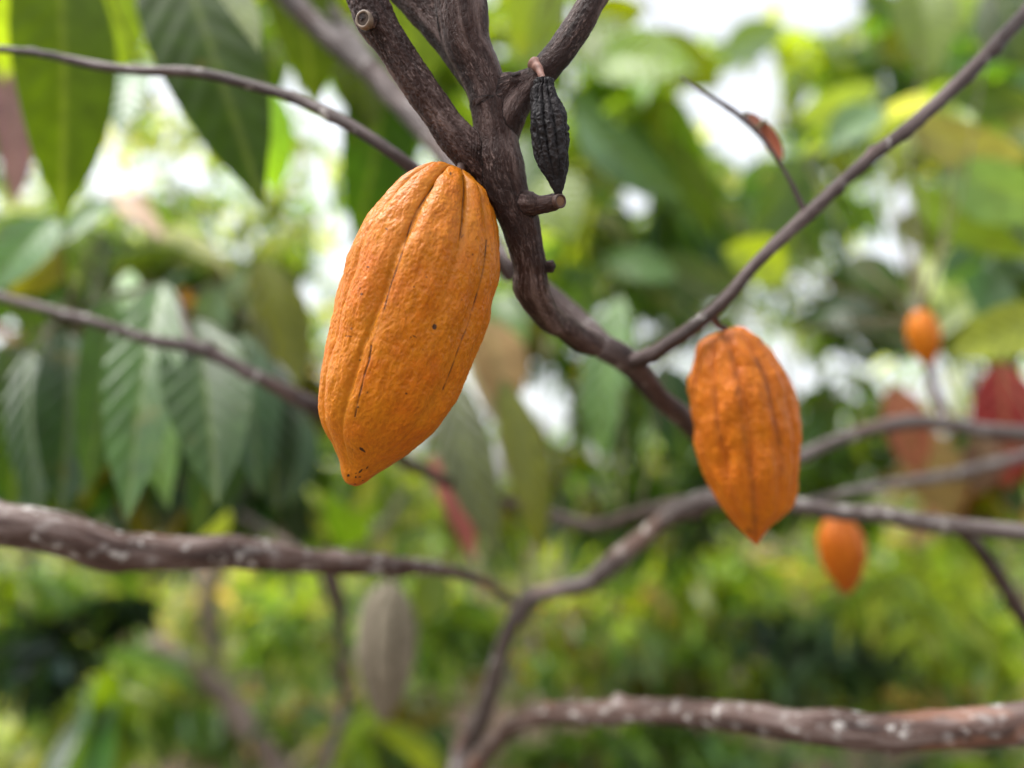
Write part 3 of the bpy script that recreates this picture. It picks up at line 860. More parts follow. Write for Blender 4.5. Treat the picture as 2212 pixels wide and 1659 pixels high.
small_pod(1820, 1196, 49, 90, -8, .66, 'small blurred orange cocoa pod hanging below the horizontal grey limb', 1800, 1105, M_pod4)
small_pod(834, 1408, 66, 158, 2, .86, 'withered grey-brown ribbed cocoa pod hanging beneath the lower left limb', 845, 1225, M_podg, .24)
small_pod(1997, 731, 34, 66, -10, .76, 'smallest blurred yellow-orange cocoa pod, high on a short twig near the right edge', 1983, 668)

# ---- dried black pod
S2 = (.3306, 713.2, .3306, 0.0)
Lk = cv([(1400, 514), (1362, 510), (1340, 520), (1333, 545), (1332, 562), (1312, 585), (1304, 615), (1300, 660), (1296, 720), (1293, 800), (1298, 860), (1307, 920), (1322, 985), (1345, 1045), (1378, 1105), (1412, 1165), (1440, 1215), (1456, 1245), (1464, 1262), (1468, 1282), (1480, 1286)], *S2)
Rk = cv([(1400, 514), (1440, 507), (1462, 515), (1470, 540), (1472, 560), (1486, 588), (1491, 610), (1500, 640), (1517, 690), (1533, 750), (1543, 810), (1551, 880), (1556, 950), (1554, 1010), (1549, 1070), (1540, 1130), (1531, 1190), (1526, 1230), (1522, 1255), (1519, 1275), (1490, 1286)], *S2)
podK = empty('cocoa_pod', at(1185, 300, .385), 'small shrivelled black cocoa pod hanging by a pinkish stalk right of the limb', 'cocoa pod')
pod(podK, 'pod_shell', Lk, Rk, .386, [(-72, .7), (-38, .9), (-12, 1.4), (20, 1.4), (52, .9), (78, .7), (110, 1), (145, 1), (180, 1), (215, 1), (250, 1)], M_black,
    nu=300, nv=320, flat=.9, fdepth=.13, top=.2, wr=.0008, lobes=.15, seed=21, fw=8,
    specks=[(1207, 260, 7, 18, 10, .35), (1190, 290, 6, 20, 5, .25), (1203, 330, 5, 12, 0, .3)])
sp_, sr_ = px_path([(1155, 138, .3965, 30), (1162, 147, .3925, 20), (1168, 158, .389, 14), (1173, 168, .387, 12), (1177, 180, .386, 12)])
V, F, bk, _, _ = sweep(sp_, sr_, nu=8, nv=16, seed=7, lump=.12); mesh('stalk', V, F, podK, M_stalk)

# ---- leaves of the near tree
def NL(*a, **k): return big_leaf(near, 'near', *a, **k)
#   base (px,py,d)      tip               width  key
NL((120, -130, .64), (132, 480, .60), 200, 'sap', roll=12, seed=1, rib=.003, mat=M_back, label='long green leaf hanging in the upper left corner')
NL((360, -160, .66), (570, 448, .60), 235, 'sapdark', roll=-10, mat=M_back, seed=2, rib=.003, bend=.12, label='broad dark green leaf hanging right of the corner leaf')
NL((600, -150, .70), (680, 235, .68), 165, 'sap', roll=25, mat=M_back, seed=3, rib=.003)
NL((250, -120, .80), (262, 165, .78), 120, 'lime', roll=5, mat=M_back, seed=4, rib=.006)
NL((20, -160, .80), (8, 175, .78), 120, 'lime', roll=10, mat=M_back, seed=5, rib=.006)
NL((300, 140, .72), (263, 292, .66), 100, 'blue', roll=-30, seed=6, rib=.010, mat=M_gloss)
NL((425, -80, .58), (560, 112, .55), 95, 'pale', roll=50, seed=7, rib=.008, mat=M_gloss)
NL((790, 20, .82), (800, 300, .80), 150, 'sap', roll=-20, mat=M_back, seed=8)
NL((830, 150, .85), (765, 525, .80), 170, 'sapdark', roll=20, mat=M_back, seed=9)
NL((650, 90, .90), (645, 205, .84), 70, 'pale', roll=30, seed=10, mat=M_gloss)
NL((905, -60, .85), (870, 230, .82), 150, 'lime', roll=10, mat=M_back, seed=11)
NL((560, 180, .80), (600, 420, .80), 110, 'fresh', roll=0, mat=M_back, seed=12)
# mid-left drooping group
NL((350, 610, .68), (275, 1125, .58), 150, 'mid', roll=-12, seed=13, rib=.007, mat=M_gloss, label='glossy herringbone-veined leaf hanging at the mid left')
NL((420, 690, .68), (470, 1090, .58), 180, 'mid', roll=8, seed=14, rib=.008, mat=M_gloss, label='broad glossy ribbed leaf just left of the big pod')
NL((150, 720, .74), (130, 1110, .67), 140, 'dark', roll=10, seed=15, rib=.008, mat=M_gloss)
NL((590, 780, .74), (600, 1110, .70), 130, 'dark', roll=-15, seed=16, rib=.010)
NL((25, 740, .82), (28, 1110, .78), 120, 'sapdark', roll=5, seed=17)
NL((500, 800, .84), (420, 1170, .78), 150, 'dark', roll=20, seed=18)
NL((420, 640, .86), (330, 700, .82), 80, 'gold', roll=30, seed=19, mat=M_dry)
NL((595, 610, .92), (590, 860, .86), 70, 'grey', roll=30, seed=20, mat=M_dry)
NL((120, 470, .74), (-30, 640, .70), 120, 'blue', roll=-30, seed=21, mat=M_gloss)
NL((130, 530, .80), (20, 640, .78), 90, 'olive', roll=10, seed=22)
NL((250, 430, .86), (130, 530, .80), 60, 'blue', roll=-40, seed=23, mat=M_gloss)
NL((560, 560, .9), (640, 850, .86), 130, 'olive', roll=25, seed=24)
for b, t, w_, key, rl, sd_ in [((235, 640, .72), (185, 1070, .66), 115, 'mid', 15, 401), ((325, 690, .75), (365, 1100, .68), 120, 'mid', -18, 402), ((520, 720, .74), (560, 1070, .68), 120, 'dark', 12, 403),
        ((60, 760, .76), (85, 1130, .70), 90, 'dark', -10, 404), ((640, 880, .8), (628, 1095, .76), 95, 'dark', 15, 405), ((275, 585, .8), (335, 880, .74), 85, 'soft', -25, 406),
        ((470, 620, .82), (395, 840, .76), 90, 'soft', 20, 407), ((560, 690, .85), (520, 900, .8), 80, 'olive', 20, 409)]:
    NL(b, t, w_, key, roll=rl, mat=M_gloss, seed=sd_, rib=.007)
# right of the pod
NL((965, 800, .78), (1078, 1200, .72), 118, 'sage', roll=-12, seed=25, rib=.008, mat=M_leaf, label='olive ribbed leaf hanging below and right of the big pod')
NL((1085, 820, .76), (1170, 1200, .72), 95, 'olive', roll=20, seed=26, rib=.006)
NL((1050, 690, .90), (1095, 900, .86), 130, 'tan', roll=20, seed=27, mat=M_dry)
NL((1030, 740, .95), (1075, 920, .9), 80, 'grey', roll=15, seed=127, mat=M_dry)
NL((935, 980, .82), (1025, 1220, .78), 62, 'red', roll=20, seed=28, label='rusty red dry leaf below the tip of the big pod', mat=M_dry)
NL((1340, 640, .86), (1300, 1000, .84), 110, 'blue', roll=-25, seed=29, mat=M_gloss)
NL((1430, 790, .80), (1480, 1000, .80), 120, 'dark', roll=15, seed=30)
NL((1180, 380, .95), (1240, 520, .9), 130, 'fresh', roll=0, seed=31)
NL((1120, 300, 1.0), (1200, 470, .95), 120, 'mid', roll=-15, seed=32)
# upper right
NL((1280, 130, 1.05), (1510, 150, .95), 130, 'lime', roll=30, seed=33)
NL((1240, 60, 1.1), (1420, 180, 1.0), 110, 'fresh', roll=20, seed=34)
NL((1240, 230, 1.05), (1480, 430, .95), 110, 'blue', roll=-30, seed=35, mat=M_gloss)
NL((1960, 260, .90), (2230, 340, .86), 120, 'pale', roll=-35, seed=36, mat=M_gloss)
NL((2060, 360, .85), (2290, 460, .82), 150, 'blue', roll=-30, seed=37, mat=M_gloss)
NL((1960, 400, .92), (2240, 560, .86), 90, 'fresh', roll=-25, seed=38, mat=M_gloss)
NL((1740, 350, 1.0), (1620, 520, .95), 130, 'mid', roll=20, seed=39)
NL((1900, 230, .98), (1780, 330, .95), 90, 'blue', roll=-25, seed=40, mat=M_gloss)
NL((1700, 590, .95), (1560, 540, .92), 110, 'lime', roll=-20, seed=41)
NL((1740, 690, .90), (1930, 745, .84), 95, 'dark', roll=25, seed=42, bend=.5, droop=.5)
NL((2290, 690, .78), (2035, 770, .76), 120, 'lime', roll=-15, seed=43, label='bright yellow-green leaf entering from the right edge')
NL((2160, 780, .92), (2175, 1060, .92), 130, 'crimson', roll=10, seed=44, mat=M_dry)
NL((1925, 830, 1.0), (1985, 1030, 1.0), 95, 'red', roll=20, seed=45, mat=M_dry)
NL((1990, 920, 1.05), (2060, 1120, 1.05), 130, 'tan', roll=-20, seed=46, mat=M_dry)
NL((2130, 930, .85), (2110, 1070, .85), 80, 'brown', roll=10, seed=47, mat=M_dry)
NL((1612, 245, .475), (1650, 300, .485), 30, 'flush', roll=30, seed=48, mat=M_dry, label='young pinkish red leaf on the thin upper right twig')
NL((1650, 262, .478), (1690, 345, .49), 34, 'flush', roll=-20, seed=148, mat=M_dry, label='larger young pinkish leaf on the thin upper right twig')
NL((10, 130, .80), (30, 450, .78), 80, 'pink', roll=20, seed=149, mat=M_dry)
NL((-40, 690, .72), (40, 745, .70), 24, 'brown', roll=20, seed=150, mat=M_dry)
NL((230, 420, .95), (360, 520, .92), 60, 'pink', roll=35, seed=151, mat=M_dry)
for (b, t, w_, key, rl, mt, sd_) in [
    ((1235, 190, 1.2), (1400, 430, 1.15), 95, 'soft', -30, M_gloss, 301), ((1330, 210, 1.25), (1490, 480, 1.2), 85, 'soft', -25, M_gloss, 302),
    ((1180, 330, 1.2), (1245, 540, 1.15), 120, 'yg', 5, M_back, 303), ((1260, 60, 1.15), (1400, 20, 1.1), 90, 'yg', 15, M_back, 304),
    ((1380, 90, 1.2), (1560, 190, 1.15), 110, 'yg', 10, M_back, 305), ((1560, 120, 1.3), (1700, 60, 1.25), 90, 'soft', 20, M_leaf, 306),
    ((1720, 260, 1.2), (1900, 180, 1.15), 90, 'soft', -30, M_gloss, 307), ((1900, 110, 1.2), (2080, 60, 1.15), 110, 'yg', 12, M_back, 308),
    ((1640, 380, 1.25), (1800, 420, 1.2), 110, 'soft', -35, M_gloss, 309), ((1420, 560, 1.2), (1620, 640, 1.15), 100, 'soft', -25, M_gloss, 310),
    ((1300, 560, 1.2), (1470, 600, 1.15), 80, 'soft', 25, M_gloss, 311), ((1700, 470, 1.2), (1620, 620, 1.15), 90, 'yg', 10, M_back, 312),
    ((1930, 480, 1.15), (2140, 520, 1.1), 100, 'yg', 8, M_back, 313), ((1270, 620, 1.2), (1190, 760, 1.15), 90, 'mid', 15, M_leaf, 314),
    ((1450, 300, 1.25), (1540, 520, 1.2), 80, 'yg', 15, M_back, 315), ((2050, 180, 1.1), (2240, 230, 1.05), 100, 'soft', -30, M_gloss, 316),
    ((1060, 640, 1.0), (1130, 770, .95), 90, 'mid', 10, M_leaf, 317), ((1830, 560, 1.2), (1960, 640, 1.15), 80, 'mid', 20, M_leaf, 318),
    ((1560, 830, 1.2), (1380, 960, 1.15), 80, 'soft', -25, M_gloss, 319), ((1130, 60, 1.1), (1180, 190, 1.05), 110, 'yg', 0, M_back, 320)]:
    NL(b, t, w_, key, roll=rl, mat=mt, seed=sd_, rib=.004)
# lower
NL((940, 1225, .82), (915, 1350, .80), 85, 'lime', roll=10, seed=50)
NL((450, 1080, .92), (460, 1190, .90), 80, 'lime', roll=10, seed=52)
NL((1980, -40, 1.0), (2010, 170, .95), 130, 'lime', roll=15, seed=53)
NL((2150, -40, .9), (2230, 150, .88), 130, 'mid', roll=-15, seed=54)
NL((1180, -60, 1.0), (1120, 130, 1.0), 130, 'lime', roll=0, seed=55)

# ---- second thin tree, below the lower left limb
t2b = at(735, 1560, 1.0)
tr2 = empty('young_tree', (t2b[0], 1.0, 0), 'slim dark stem standing upright under the lower left limb, forked at its top', 'tree')
branch('trunk', 't2', [tuple(at(700, 1195, .98)) + (.018,), tuple(at(720, 1270, .98)) + (.017,), tuple(at(738, 1340, .98)) + (.0105,), tuple(at(735, 1450, .99)) + (.0095,), tuple(at(735, 1560, 1.0)) + (.010,), (t2b[0], 1.02, .9, .012), (t2b[0], 1.0, .4, .014), (t2b[0], 1.0, -.05, .02)],
       M_bark2, tr2, world=True, seed=40)
branch('branch', 't2', [(705, 1235, .98, 26), (640, 1190, 1.0, 20), (580, 1150, 1.05, 16), (520, 1110, 1.1, 12)], M_bark3, tr2, seed=41)
branch('branch', 't2', [(712, 1225, .98, 26), (770, 1190, 1.02, 18), (830, 1130, 1.08, 14), (880, 1060, 1.15, 10)], M_bark3, tr2, seed=42)
big_leaf(tr2, 't2', (600, 1150, 1.04), (560, 1260, 1.0), 70, 'mid', roll=10, seed=60)
big_leaf(tr2, 't2', (790, 1180, 1.04), (700, 1060, 1.0), 80, 'fresh', roll=30, seed=61)

# ---- background plants: (kind, label, category, stem base px/py-less, blobs)
def plant(kind, label, cat, blobs, seed, mat=M_leaf, gaps=True, stem=.007, group=None, aspect=.17, droop=.6):
    b0 = blobs[0]
    c = at(b0[0], b0[1], b0[4])
    e = empty(kind, (c[0], c[1], 0), label, cat, group)
    g = np.random.default_rng(seed + 5)
    # stem from the ground up through the first crown mass, a limb into each of the others
    top = c
    mid = np.array([c[0] + g.uniform(-.1, .1), c[1] + g.uniform(-.05, .1), max(.1, c[2] * .5)])
    V, F, bk, C, r = sweep(np.array([[c[0] + g.uniform(-.1, .1), c[1] + .02, -.05], mid, top]), np.array([stem * 1.6, stem * 1.2, stem * .6]), nu=8, nv=10, seed=seed)
    mesh('trunk', V, F, e, M_bark2, {'bark': ('FLOAT_VECTOR', bk)})
    for b in blobs[1:]:
        q = at(b[0], b[1], b[4])
        V, F, bk, _, _ = sweep(np.array([C[len(C) // 2], (C[len(C) // 2] + q) / 2 + np.array([0, 0, .04]), q]), np.array([stem, stem * .7, stem * .3]), nu=6, nv=8, seed=seed + 1)
        mesh('branch', V, F, e, M_bark3, {'bark': ('FLOAT_VECTOR', bk)})
    foliage('foliage', e, blobs, mat, seed, gaps=gaps, aspect=aspect, droop=droop)
    return e

P_ = plant
# upper band
P_('cocoa_tree', 'leafy cocoa tree filling the upper left with broad backlit green leaves', 'tree',
   [(120, 120, 260, 260, 1.6, .3, 60, .20, dict(lime=2, fresh=3, mid=2)), (480, 100, 200, 180, 1.7, .3, 50, .2, dict(lime=2, fresh=2, mid=2)), (60, 560, 120, 120, 1.7, .2, 26, .18, dict(pale=1, blue=2, fresh=2))], 101)
P_('cocoa_tree', 'yellow-green cocoa tree seen between the forked limbs at top centre', 'tree',
   [(860, 60, 180, 160, 1.8, .3, 80, .2, dict(lime=4, fresh=3, mid=1)), (1120, 120, 130, 200, 1.9, .3, 60, .2, dict(lime=3, fresh=2, blue=1))], 102)
P_('cocoa_tree', 'bright cocoa tree with lime leaves under the white sky gap', 'tree',
   [(1380, 170, 200, 120, 2.0, .3, 75, .19, dict(lime=5, glow=2, fresh=2)), (1420, 380, 200, 140, 2.1, .3, 60, .19, dict(fresh=3, blue=2, lime=2, pale=2))], 103)
P_('cocoa_tree', 'cocoa tree with pale bluish leaves in the upper right corner', 'tree',
   [(2060, 160, 200, 180, 1.9, .35, 110, .2, dict(soft=3, blue=2, lime=3, pale=2)), (2100, 420, 180, 160, 1.8, .3, 90, .2, dict(blue=3, fresh=3, mid=2, pale=1)), (1800, 160, 130, 110, 2.2, .3, 60, .18, dict(mid=2, lime=2, dark=1))], 104)
P_('shrub', 'mixed green shrub behind the thin red-leaved twig', 'shrub',
   [(1720, 420, 170, 150, 2.3, .3, 72, .17, dict(blue=3, fresh=3, pale=2, lime=1)), (1560, 480, 140, 120, 2.4, .3, 50, .16, dict(fresh=2, pale=2, lime=2, blue=2))], 105)
P_('shrub', 'grey-green shrub just right of the lower main limb', 'shrub',
   [(1400, 580, 190, 130, 2.2, .3, 80, .17, dict(blue=3, mid=1, fresh=2, olive=1, pale=2, lime=1)), (1290, 480, 120, 110, 2.3, .3, 60, .17, dict(fresh=2, pale=2, blue=2))], 106)
P_('shrub', 'dark leaved shrub between the slender limb and the far right pod', 'shrub',
   [(1830, 640, 180, 120, 2.4, .3, 80, .16, dict(dark=2, mid=2, blue=3, lime=2, pale=1)), (2120, 620, 150, 110, 2.2, .3, 80, .18, dict(dark=2, mid=3, fresh=1))], 107)
P_('shrub', 'olive shrub framing the bright gap between the two large pods', 'shrub',
   [(1320, 880, 170, 130, 2.4, .3, 75, .15, dict(blue=3, mid=2, olive=1, pale=2)), (1240, 790, 120, 90, 2.5, .2, 50, .15, dict(olive=2, lime=1, dark=2))], 108)
P_('shrub', 'shrub with reddish leaves behind the right horizontal limbs', 'shrub',
   [(1830, 880, 150, 110, 2.4, .3, 60, .15, dict(mid=2, blue=2, fresh=2, pale=1)), (2080, 960, 170, 130, 2.2, .3, 80, .17, dict(tan=2, red=2, brown=2, mid=2, olive=1))], 109)
P_('shrub', 'dark olive shrub glimpsed between the big pod and the bent limb', 'shrub',
   [(1110, 690, 110, 110, 2.2, .2, 60, .13, dict(olive=2, mid=3, dark=1, fresh=1)), (1200, 620, 80, 80, 2.3, .2, 30, .13, dict(mid=2, fresh=2, olive=1))], 132)
# left middle
P_('cocoa_tree', 'cocoa tree with pale glossy leaves behind the middle left twig', 'tree',
   [(300, 600, 210, 90, 1.9, .25, 70, .19, dict(blue=4, pale=2, fresh=2)), (520, 640, 150, 110, 2.0, .3, 60, .18, dict(pale=2, blue=2, olive=2, tan=1))], 110, M_gloss)
P_('shrub', 'dim olive shrub behind the hanging leaves left of the big pod', 'shrub',
   [(100, 860, 190, 180, 1.9, .3, 100, .19, dict(dark=3, olive=2, mid=2)), (440, 900, 230, 190, 1.8, .3, 120, .19, dict(dark=4, mid=2, olive=1)), (640, 780, 110, 130, 2.0, .2, 40, .16, dict(olive=2, dark=2, grey=1))], 111)
P_('shrub', 'light green shrub behind the tip of the big pod', 'shrub',
   [(840, 1090, 190, 120, 2.3, .3, 110, .14, dict(fresh=4, pale=2, olive=1, blue=1)), (1120, 980, 140, 150, 2.4, .3, 70, .15, dict(fresh=2, olive=2, mid=2, dark=1))], 112)
P_('shrub', 'shrub with mixed leaves under the rising grey limb', 'shrub',
   [(1330, 1110, 170, 100, 2.6, .3, 90, .14, dict(mid=3, dark=2, olive=1, fresh=1)), (1560, 1000, 130, 110, 2.6, .3, 60, .14, dict(blue=2, mid=2, dark=1))], 113)
P_('shrub', 'leafy shrub behind the large blurred pod tip', 'shrub',
   [(1750, 1040, 170, 100, 2.5, .3, 100, .14, dict(fresh=3, mid=3, olive=1)), (2120, 1080, 130, 90, 2.3, .3, 60, .14, dict(fresh=2, lime=1, olive=1, brown=1))], 114)
# lower band (undergrowth shrubs stand on the ground)
P_('bush', 'brightest yellow-green bush, a lit-up look painted into its leaves, below the right limb', 'bush',
   [(1990, 1265, 150, 110, 2.4, .3, 150, .13, dict(glow=1)), (2110, 1370, 90, 70, 2.4, .2, 50, .12, dict(glow=3, fresh=1))], 115)
P_('bush', 'dark bluish bush under the small hanging pod', 'bush',
   [(1750, 1380, 160, 90, 2.6, .3, 150, .13, dict(deep=3, dark=2, blue=3)), (1900, 1440, 120, 70, 2.6, .2, 50, .12, dict(deep=1, dark=2, blue=2, soft=1))], 116, M_gloss)
P_('bush', 'yellowish speckled bush below the rising limb', 'bush',
   [(1440, 1290, 170, 100, 3.0, .3, 150, .13, dict(glow=2, lime=2, fresh=2, tan=1, olive=1, pale=1)), (1600, 1230, 110, 70, 3.0, .2, 60, .13, dict(glow=2, fresh=1))], 117)
P_('bush', 'olive bush with tan dead leaves right of the trunk', 'bush',
   [(1290, 1420, 170, 100, 2.6, .3, 140, .13, dict(olive=3, tan=2, fresh=2, soft=2, glow=1)), (1500, 1420, 150, 90, 2.8, .3, 110, .13, dict(olive=2, mid=2, soft=2, dark=1, lime=1))], 118)
P_('bush', 'mid green bush just above the bottom right limb', 'bush',
   [(1750, 1500, 200, 70, 2.8, .3, 130, .13, dict(mid=2, olive=2, fresh=2, soft=2)), (2080, 1470, 160, 80, 2.6, .3, 110, .12, dict(mid=2, fresh=2, lime=2, tan=1, soft=1))], 119)
P_('bush', 'blue-green low bush under the bottom right limb', 'bush',
   [(1500, 1650, 260, 60, 2.4, .2, 130, .12, dict(mid=2, blue=2, soft=2, olive=1)), (2120, 1660, 120, 50, 2.4, .2, 50, .12, dict(fresh=2, mid=2))], 120)
P_('bush', 'near black bush under the lower left limb', 'bush',
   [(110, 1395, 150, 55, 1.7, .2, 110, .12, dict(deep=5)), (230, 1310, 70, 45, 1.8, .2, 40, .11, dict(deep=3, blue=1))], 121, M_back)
P_('bush', 'pale speckled bush directly below the lower left limb', 'bush',
   [(60, 1260, 150, 50, 1.9, .3, 40, .12, dict(pale=2, fresh=3, tan=1, blue=2)), (60, 1400, 80, 50, 1.9, .2, 22, .1, dict(blue=2, pale=1))], 122)
P_('bush', 'light green bush at the bottom left corner', 'bush',
   [(120, 1560, 180, 110, 2.0, .3, 110, .13, dict(fresh=2, lime=2, pale=3, soft=3, glow=1)), (330, 1470, 130, 90, 2.2, .3, 70, .12, dict(lime=2, soft=3, pale=2, glow=1))], 123)
P_('bush', 'tangled yellow-green bush left of the slim upright stem', 'bush',
   [(500, 1340, 190, 90, 2.8, .3, 140, .12, dict(soft=3, pale=3, glow=2, lime=1, mid=1, grey=2)), (610, 1400, 120, 120, 2.6, .3, 90, .11, dict(mid=2, soft=3, fresh=2, pale=1))], 124)
P_('bush', 'blue-green bush at the foot of the slim upright stem', 'bush',
   [(420, 1580, 210, 80, 2.4, .3, 130, .13, dict(mid=2, blue=2, soft=3, pink=1, pale=1)), (620, 1560, 130, 90, 2.5, .2, 60, .11, dict(mid=2, soft=2, blue=1, olive=1, grey=1))], 125)
P_('bush', 'green bush between the withered leaf and the trunk', 'bush',
   [(960, 1400, 110, 120, 2.4, .3, 90, .13, dict(soft=3, fresh=2, mid=2, pink=1, pale=1)), (880, 1580, 170, 90, 2.2, .3, 100, .12, dict(olive=2, soft=2, mid=2, brown=1, grey=1))], 126)
for lab, args, sd in (('long yellow-green sapling leaves right of the slim stem', [(770, 1590, 40, 60, 1.6, .1, 8, .18, dict(lime=1))], 127),
                      ('pale sapling with upright leaves at the lower left', [(225, 1480, 50, 60, 1.5, .1, 9, .19, dict(fresh=1, blue=1))], 128)):
    P_('sapling', lab, 'sapling', args, sd, stem=.006)
P_('cocoa_tree', 'pale cocoa tree speckled with sky at the upper left', 'tree',
   [(370, 470, 200, 90, 2.4, .3, 105, .10, dict(pale=3, fresh=2, blue=2, pink=1)), (650, 500, 160, 110, 2.5, .3, 80, .10, dict(pale=3, blue=2, fresh=2)),
    (400, 290, 170, 90, 2.6, .3, 62, .10, dict(pale=2, blue=3, fresh=2)), (200, 340, 90, 110, 2.6, .3, 22, .10, dict(pale=2, fresh=2)), (700, 330, 100, 100, 2.6, .3, 44, .10, dict(pale=2, fresh=2, lime=1)),
    (560, 600, 160, 60, 2.4, .3, 50, .11, dict(pale=2, blue=2, fresh=2))], 130, gaps=False)
P_('cocoa_tree', 'lime leaved crown edge just under the white sky at the top', 'tree',
   [(1450, 120, 200, 55, 2.6, .3, 80, .16, dict(lime=3, fresh=3)), (1720, 140, 170, 60, 2.6, .3, 70, .16, dict(lime=2, fresh=2, pale=2, mid=1)), (1920, 60, 120, 70, 2.5, .3, 40, .16, dict(mid=2, lime=2, dark=1))], 131)
for (lab, pts, sd) in (('pinkish dead branch leaning down to the left of the slim stem', [(330, 1390, 1.5, 44), (450, 1470, 1.48, 46), (540, 1570, 1.46, 44), (620, 1680, 1.45, 50)], 71),
                       ('short grey broken branch above the lower left limb', [(530, 1080, 1.3, 40), (590, 1130, 1.3, 60), (640, 1180, 1.3, 40)], 72),
                       ('pale upright dead stick between the lower left bushes', [(445, 1240, 1.6, 34), (450, 1330, 1.6, 36), (470, 1480, 1.6, 34), (500, 1700, 1.6, 36)], 73)):
    P, R = px_path(pts)
    e = empty('dead_branch', P[-1], lab, 'branch')
    V, F, bk, _, _ = sweep(P, R, nu=8, nv=14, seed=sd, lump=.15)
    mesh('stick', V, F, e, M_dead, {'bark': ('FLOAT_VECTOR', bk)})
P_('bush', 'low green bush on the bare ground just right of the trunk foot', 'bush',
   [(1270, 1620, 150, 60, 2.3, .2, 90, .12, dict(soft=2, mid=3, olive=1, fresh=1, pink=.4)), (1420, 1600, 110, 50, 2.5, .2, 50, .12, dict(mid=2, soft=1, blue=1))], 133)
# further trees
far_g = 'trees standing far behind the plants'
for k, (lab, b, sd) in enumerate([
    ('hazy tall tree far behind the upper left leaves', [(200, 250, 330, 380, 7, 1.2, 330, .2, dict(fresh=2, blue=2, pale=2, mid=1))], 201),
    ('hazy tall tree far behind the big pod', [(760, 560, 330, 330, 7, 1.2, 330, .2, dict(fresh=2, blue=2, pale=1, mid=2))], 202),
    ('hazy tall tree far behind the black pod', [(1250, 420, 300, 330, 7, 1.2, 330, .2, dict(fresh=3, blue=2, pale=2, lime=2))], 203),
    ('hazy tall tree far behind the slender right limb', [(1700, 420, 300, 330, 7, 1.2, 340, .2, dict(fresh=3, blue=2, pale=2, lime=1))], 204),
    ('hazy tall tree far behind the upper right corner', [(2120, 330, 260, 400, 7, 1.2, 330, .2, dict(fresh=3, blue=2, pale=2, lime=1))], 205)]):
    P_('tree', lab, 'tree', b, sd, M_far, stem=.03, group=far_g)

# low undergrowth over the slope behind
und = []
for i in range(120):
    g = np.random.default_rng(300 + i)
    d = g.uniform(3.2, 7.5)
    py_h = 1055 + (CAMZ - g.uniform(.15, 1.35)) / d * FPX
    und.append((g.uniform(-150, 2360), py_h, 190, 70, d, .3, 42, .16, dict(mid=3, fresh=2, blue=3, olive=1, dark=1, tan=.8, grey=1, pale=2, lime=1, glow=1)))
u = foliage('undergrowth', None, und, M_leaf, 77, droop=.2)
tag(u, 'blurred green undergrowth covering the ground behind the cocoa trees', 'undergrowth', None, 'stuff')
wood = []
for i in range(60):
    g = np.random.default_rng(500 + i)
    d = g.uniform(9, 15)
    wy = g.uniform(200, 1120)
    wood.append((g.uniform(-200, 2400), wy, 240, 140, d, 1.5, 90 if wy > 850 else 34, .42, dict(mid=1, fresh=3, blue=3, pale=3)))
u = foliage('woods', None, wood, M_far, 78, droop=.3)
tag(u, 'far dense greenery closing off the view behind the garden', 'woods', None, 'stuff')

# ---- ground
m, nt, N, L = newmat('leaf_litter_ground')
tc = N.new('ShaderNodeTexCoord')
n1 = noisen(N, L, tc.outputs['Object'], 2.2, 6, .65)
n2 = noisen(N, L, tc.outputs['Object'], 16, 5, .7)
r1 = ramp(N, [(.3, (.06, .036, .028)), (.5, (.14, .082, .065)), (.68, (.22, .14, .115))]); L.new(n2.outputs[0], r1.inputs[0])
r2 = ramp(N, [(.45, (0, 0, 0)), (.6, (1, 1, 1))]); L.new(n1.outputs[0], r2.inputs[0])
c = mixc(N, L, mth(N, L, 'MULTIPLY', r2.outputs[0], .6), r1.outputs[0], (.07, .11, .03))
bp = N.new('ShaderNodeBump'); bp.inputs['Distance'].default_value = .03; L.new(n2.outputs[0], bp.inputs['Height'])
p = N.new('ShaderNodeBsdfPrincipled'); L.new(c, p.inputs['Base Color']); L.new(bp.outputs[0], p.inputs['Normal']); p.inputs['Roughness'].default_value = .9
o = N.new('ShaderNodeOutputMaterial'); L.new(p.outputs[0], o.inputs[0])
M_ground = m
n = 90
xs = np.sign(np.linspace(-1, 1, n)) * np.abs(np.linspace(-1, 1, n)) ** 3 * 300
X, Y = np.meshgrid(xs, xs, indexing='ij')
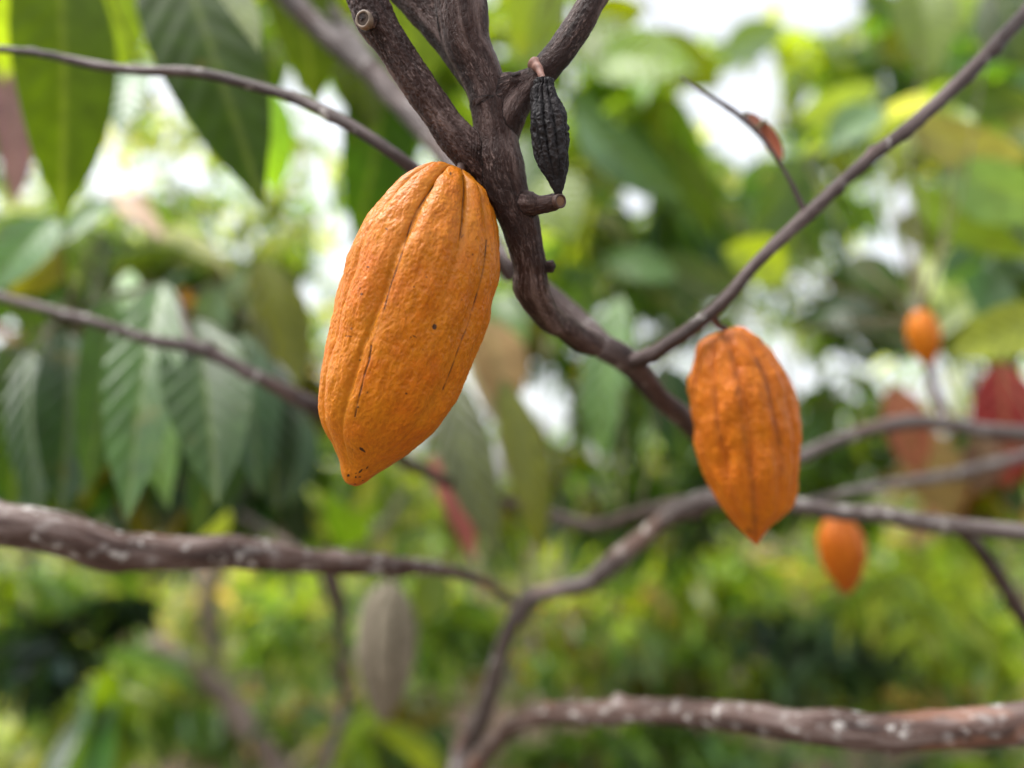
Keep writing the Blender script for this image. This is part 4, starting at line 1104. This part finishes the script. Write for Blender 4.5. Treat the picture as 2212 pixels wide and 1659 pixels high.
Z = .05 * pn(np.stack([X * .5, Y * .5, 0 * X], -1)) * (np.hypot(X, Y) < 40)
V = np.stack([X, Y + 5, Z], -1).reshape(-1, 3)
i = np.arange(n - 1)[:, None] * n; j = np.arange(n - 1)[None]
F = np.stack([i + j, i + n + j, i + n + j + 1, i + j + 1], -1).reshape(-1, 4)
gr = mesh('ground', V, F, None, M_ground)
tag(gr, 'brown leaf littered ground glimpsed between the plants', 'ground', None, 'structure')

# ------------------------------------------------------------------ light
SUN_EL, SUN_AZ = math.radians(62), math.radians(-100)   # high behind thin cloud, to the left
w = bpy.data.worlds.new('World'); scene.world = w; w.use_nodes = True
nt = w.node_tree; N = nt.nodes; L = nt.links
N.clear()
sky = N.new('ShaderNodeTexSky'); sky.sky_type = 'NISHITA'; sky.sun_disc = False
sky.sun_elevation = SUN_EL; sky.sun_rotation = SUN_AZ
sky.air_density = 1.0; sky.dust_density = 4.0; sky.ozone_density = 1.0
hs = N.new('ShaderNodeHueSaturation'); hs.inputs['Saturation'].default_value = .22
L.new(sky.outputs[0], hs.inputs['Color'])
bg = N.new('ShaderNodeBackground'); bg.inputs[1].default_value = .15
L.new(hs.outputs[0], bg.inputs[0])
ow = N.new('ShaderNodeOutputWorld'); L.new(bg.outputs[0], ow.inputs[0])

sd = bpy.data.lights.new('sun', 'SUN'); sd.energy = 1.1; sd.angle = math.radians(30); sd.color = (1, .96, .9)
so = bpy.data.objects.new('sun', sd); COL.objects.link(so)
dv = Vector((math.sin(SUN_AZ) * math.cos(SUN_EL), math.cos(SUN_AZ) * math.cos(SUN_EL), math.sin(SUN_EL)))
so.rotation_euler = dv.to_track_quat('Z', 'Y').to_euler()
so.location = dv * 20

vs = scene.view_settings
vs.view_transform = 'Standard'; vs.look = 'None'; vs.exposure = 1.5; vs.gamma = 1
scene.render.engine = 'CYCLES'
scene.cycles.use_denoising = True
scene.cycles.max_bounces = 10
scene.cycles.diffuse_bounces = 8
scene.cycles.transmission_bounces = 5
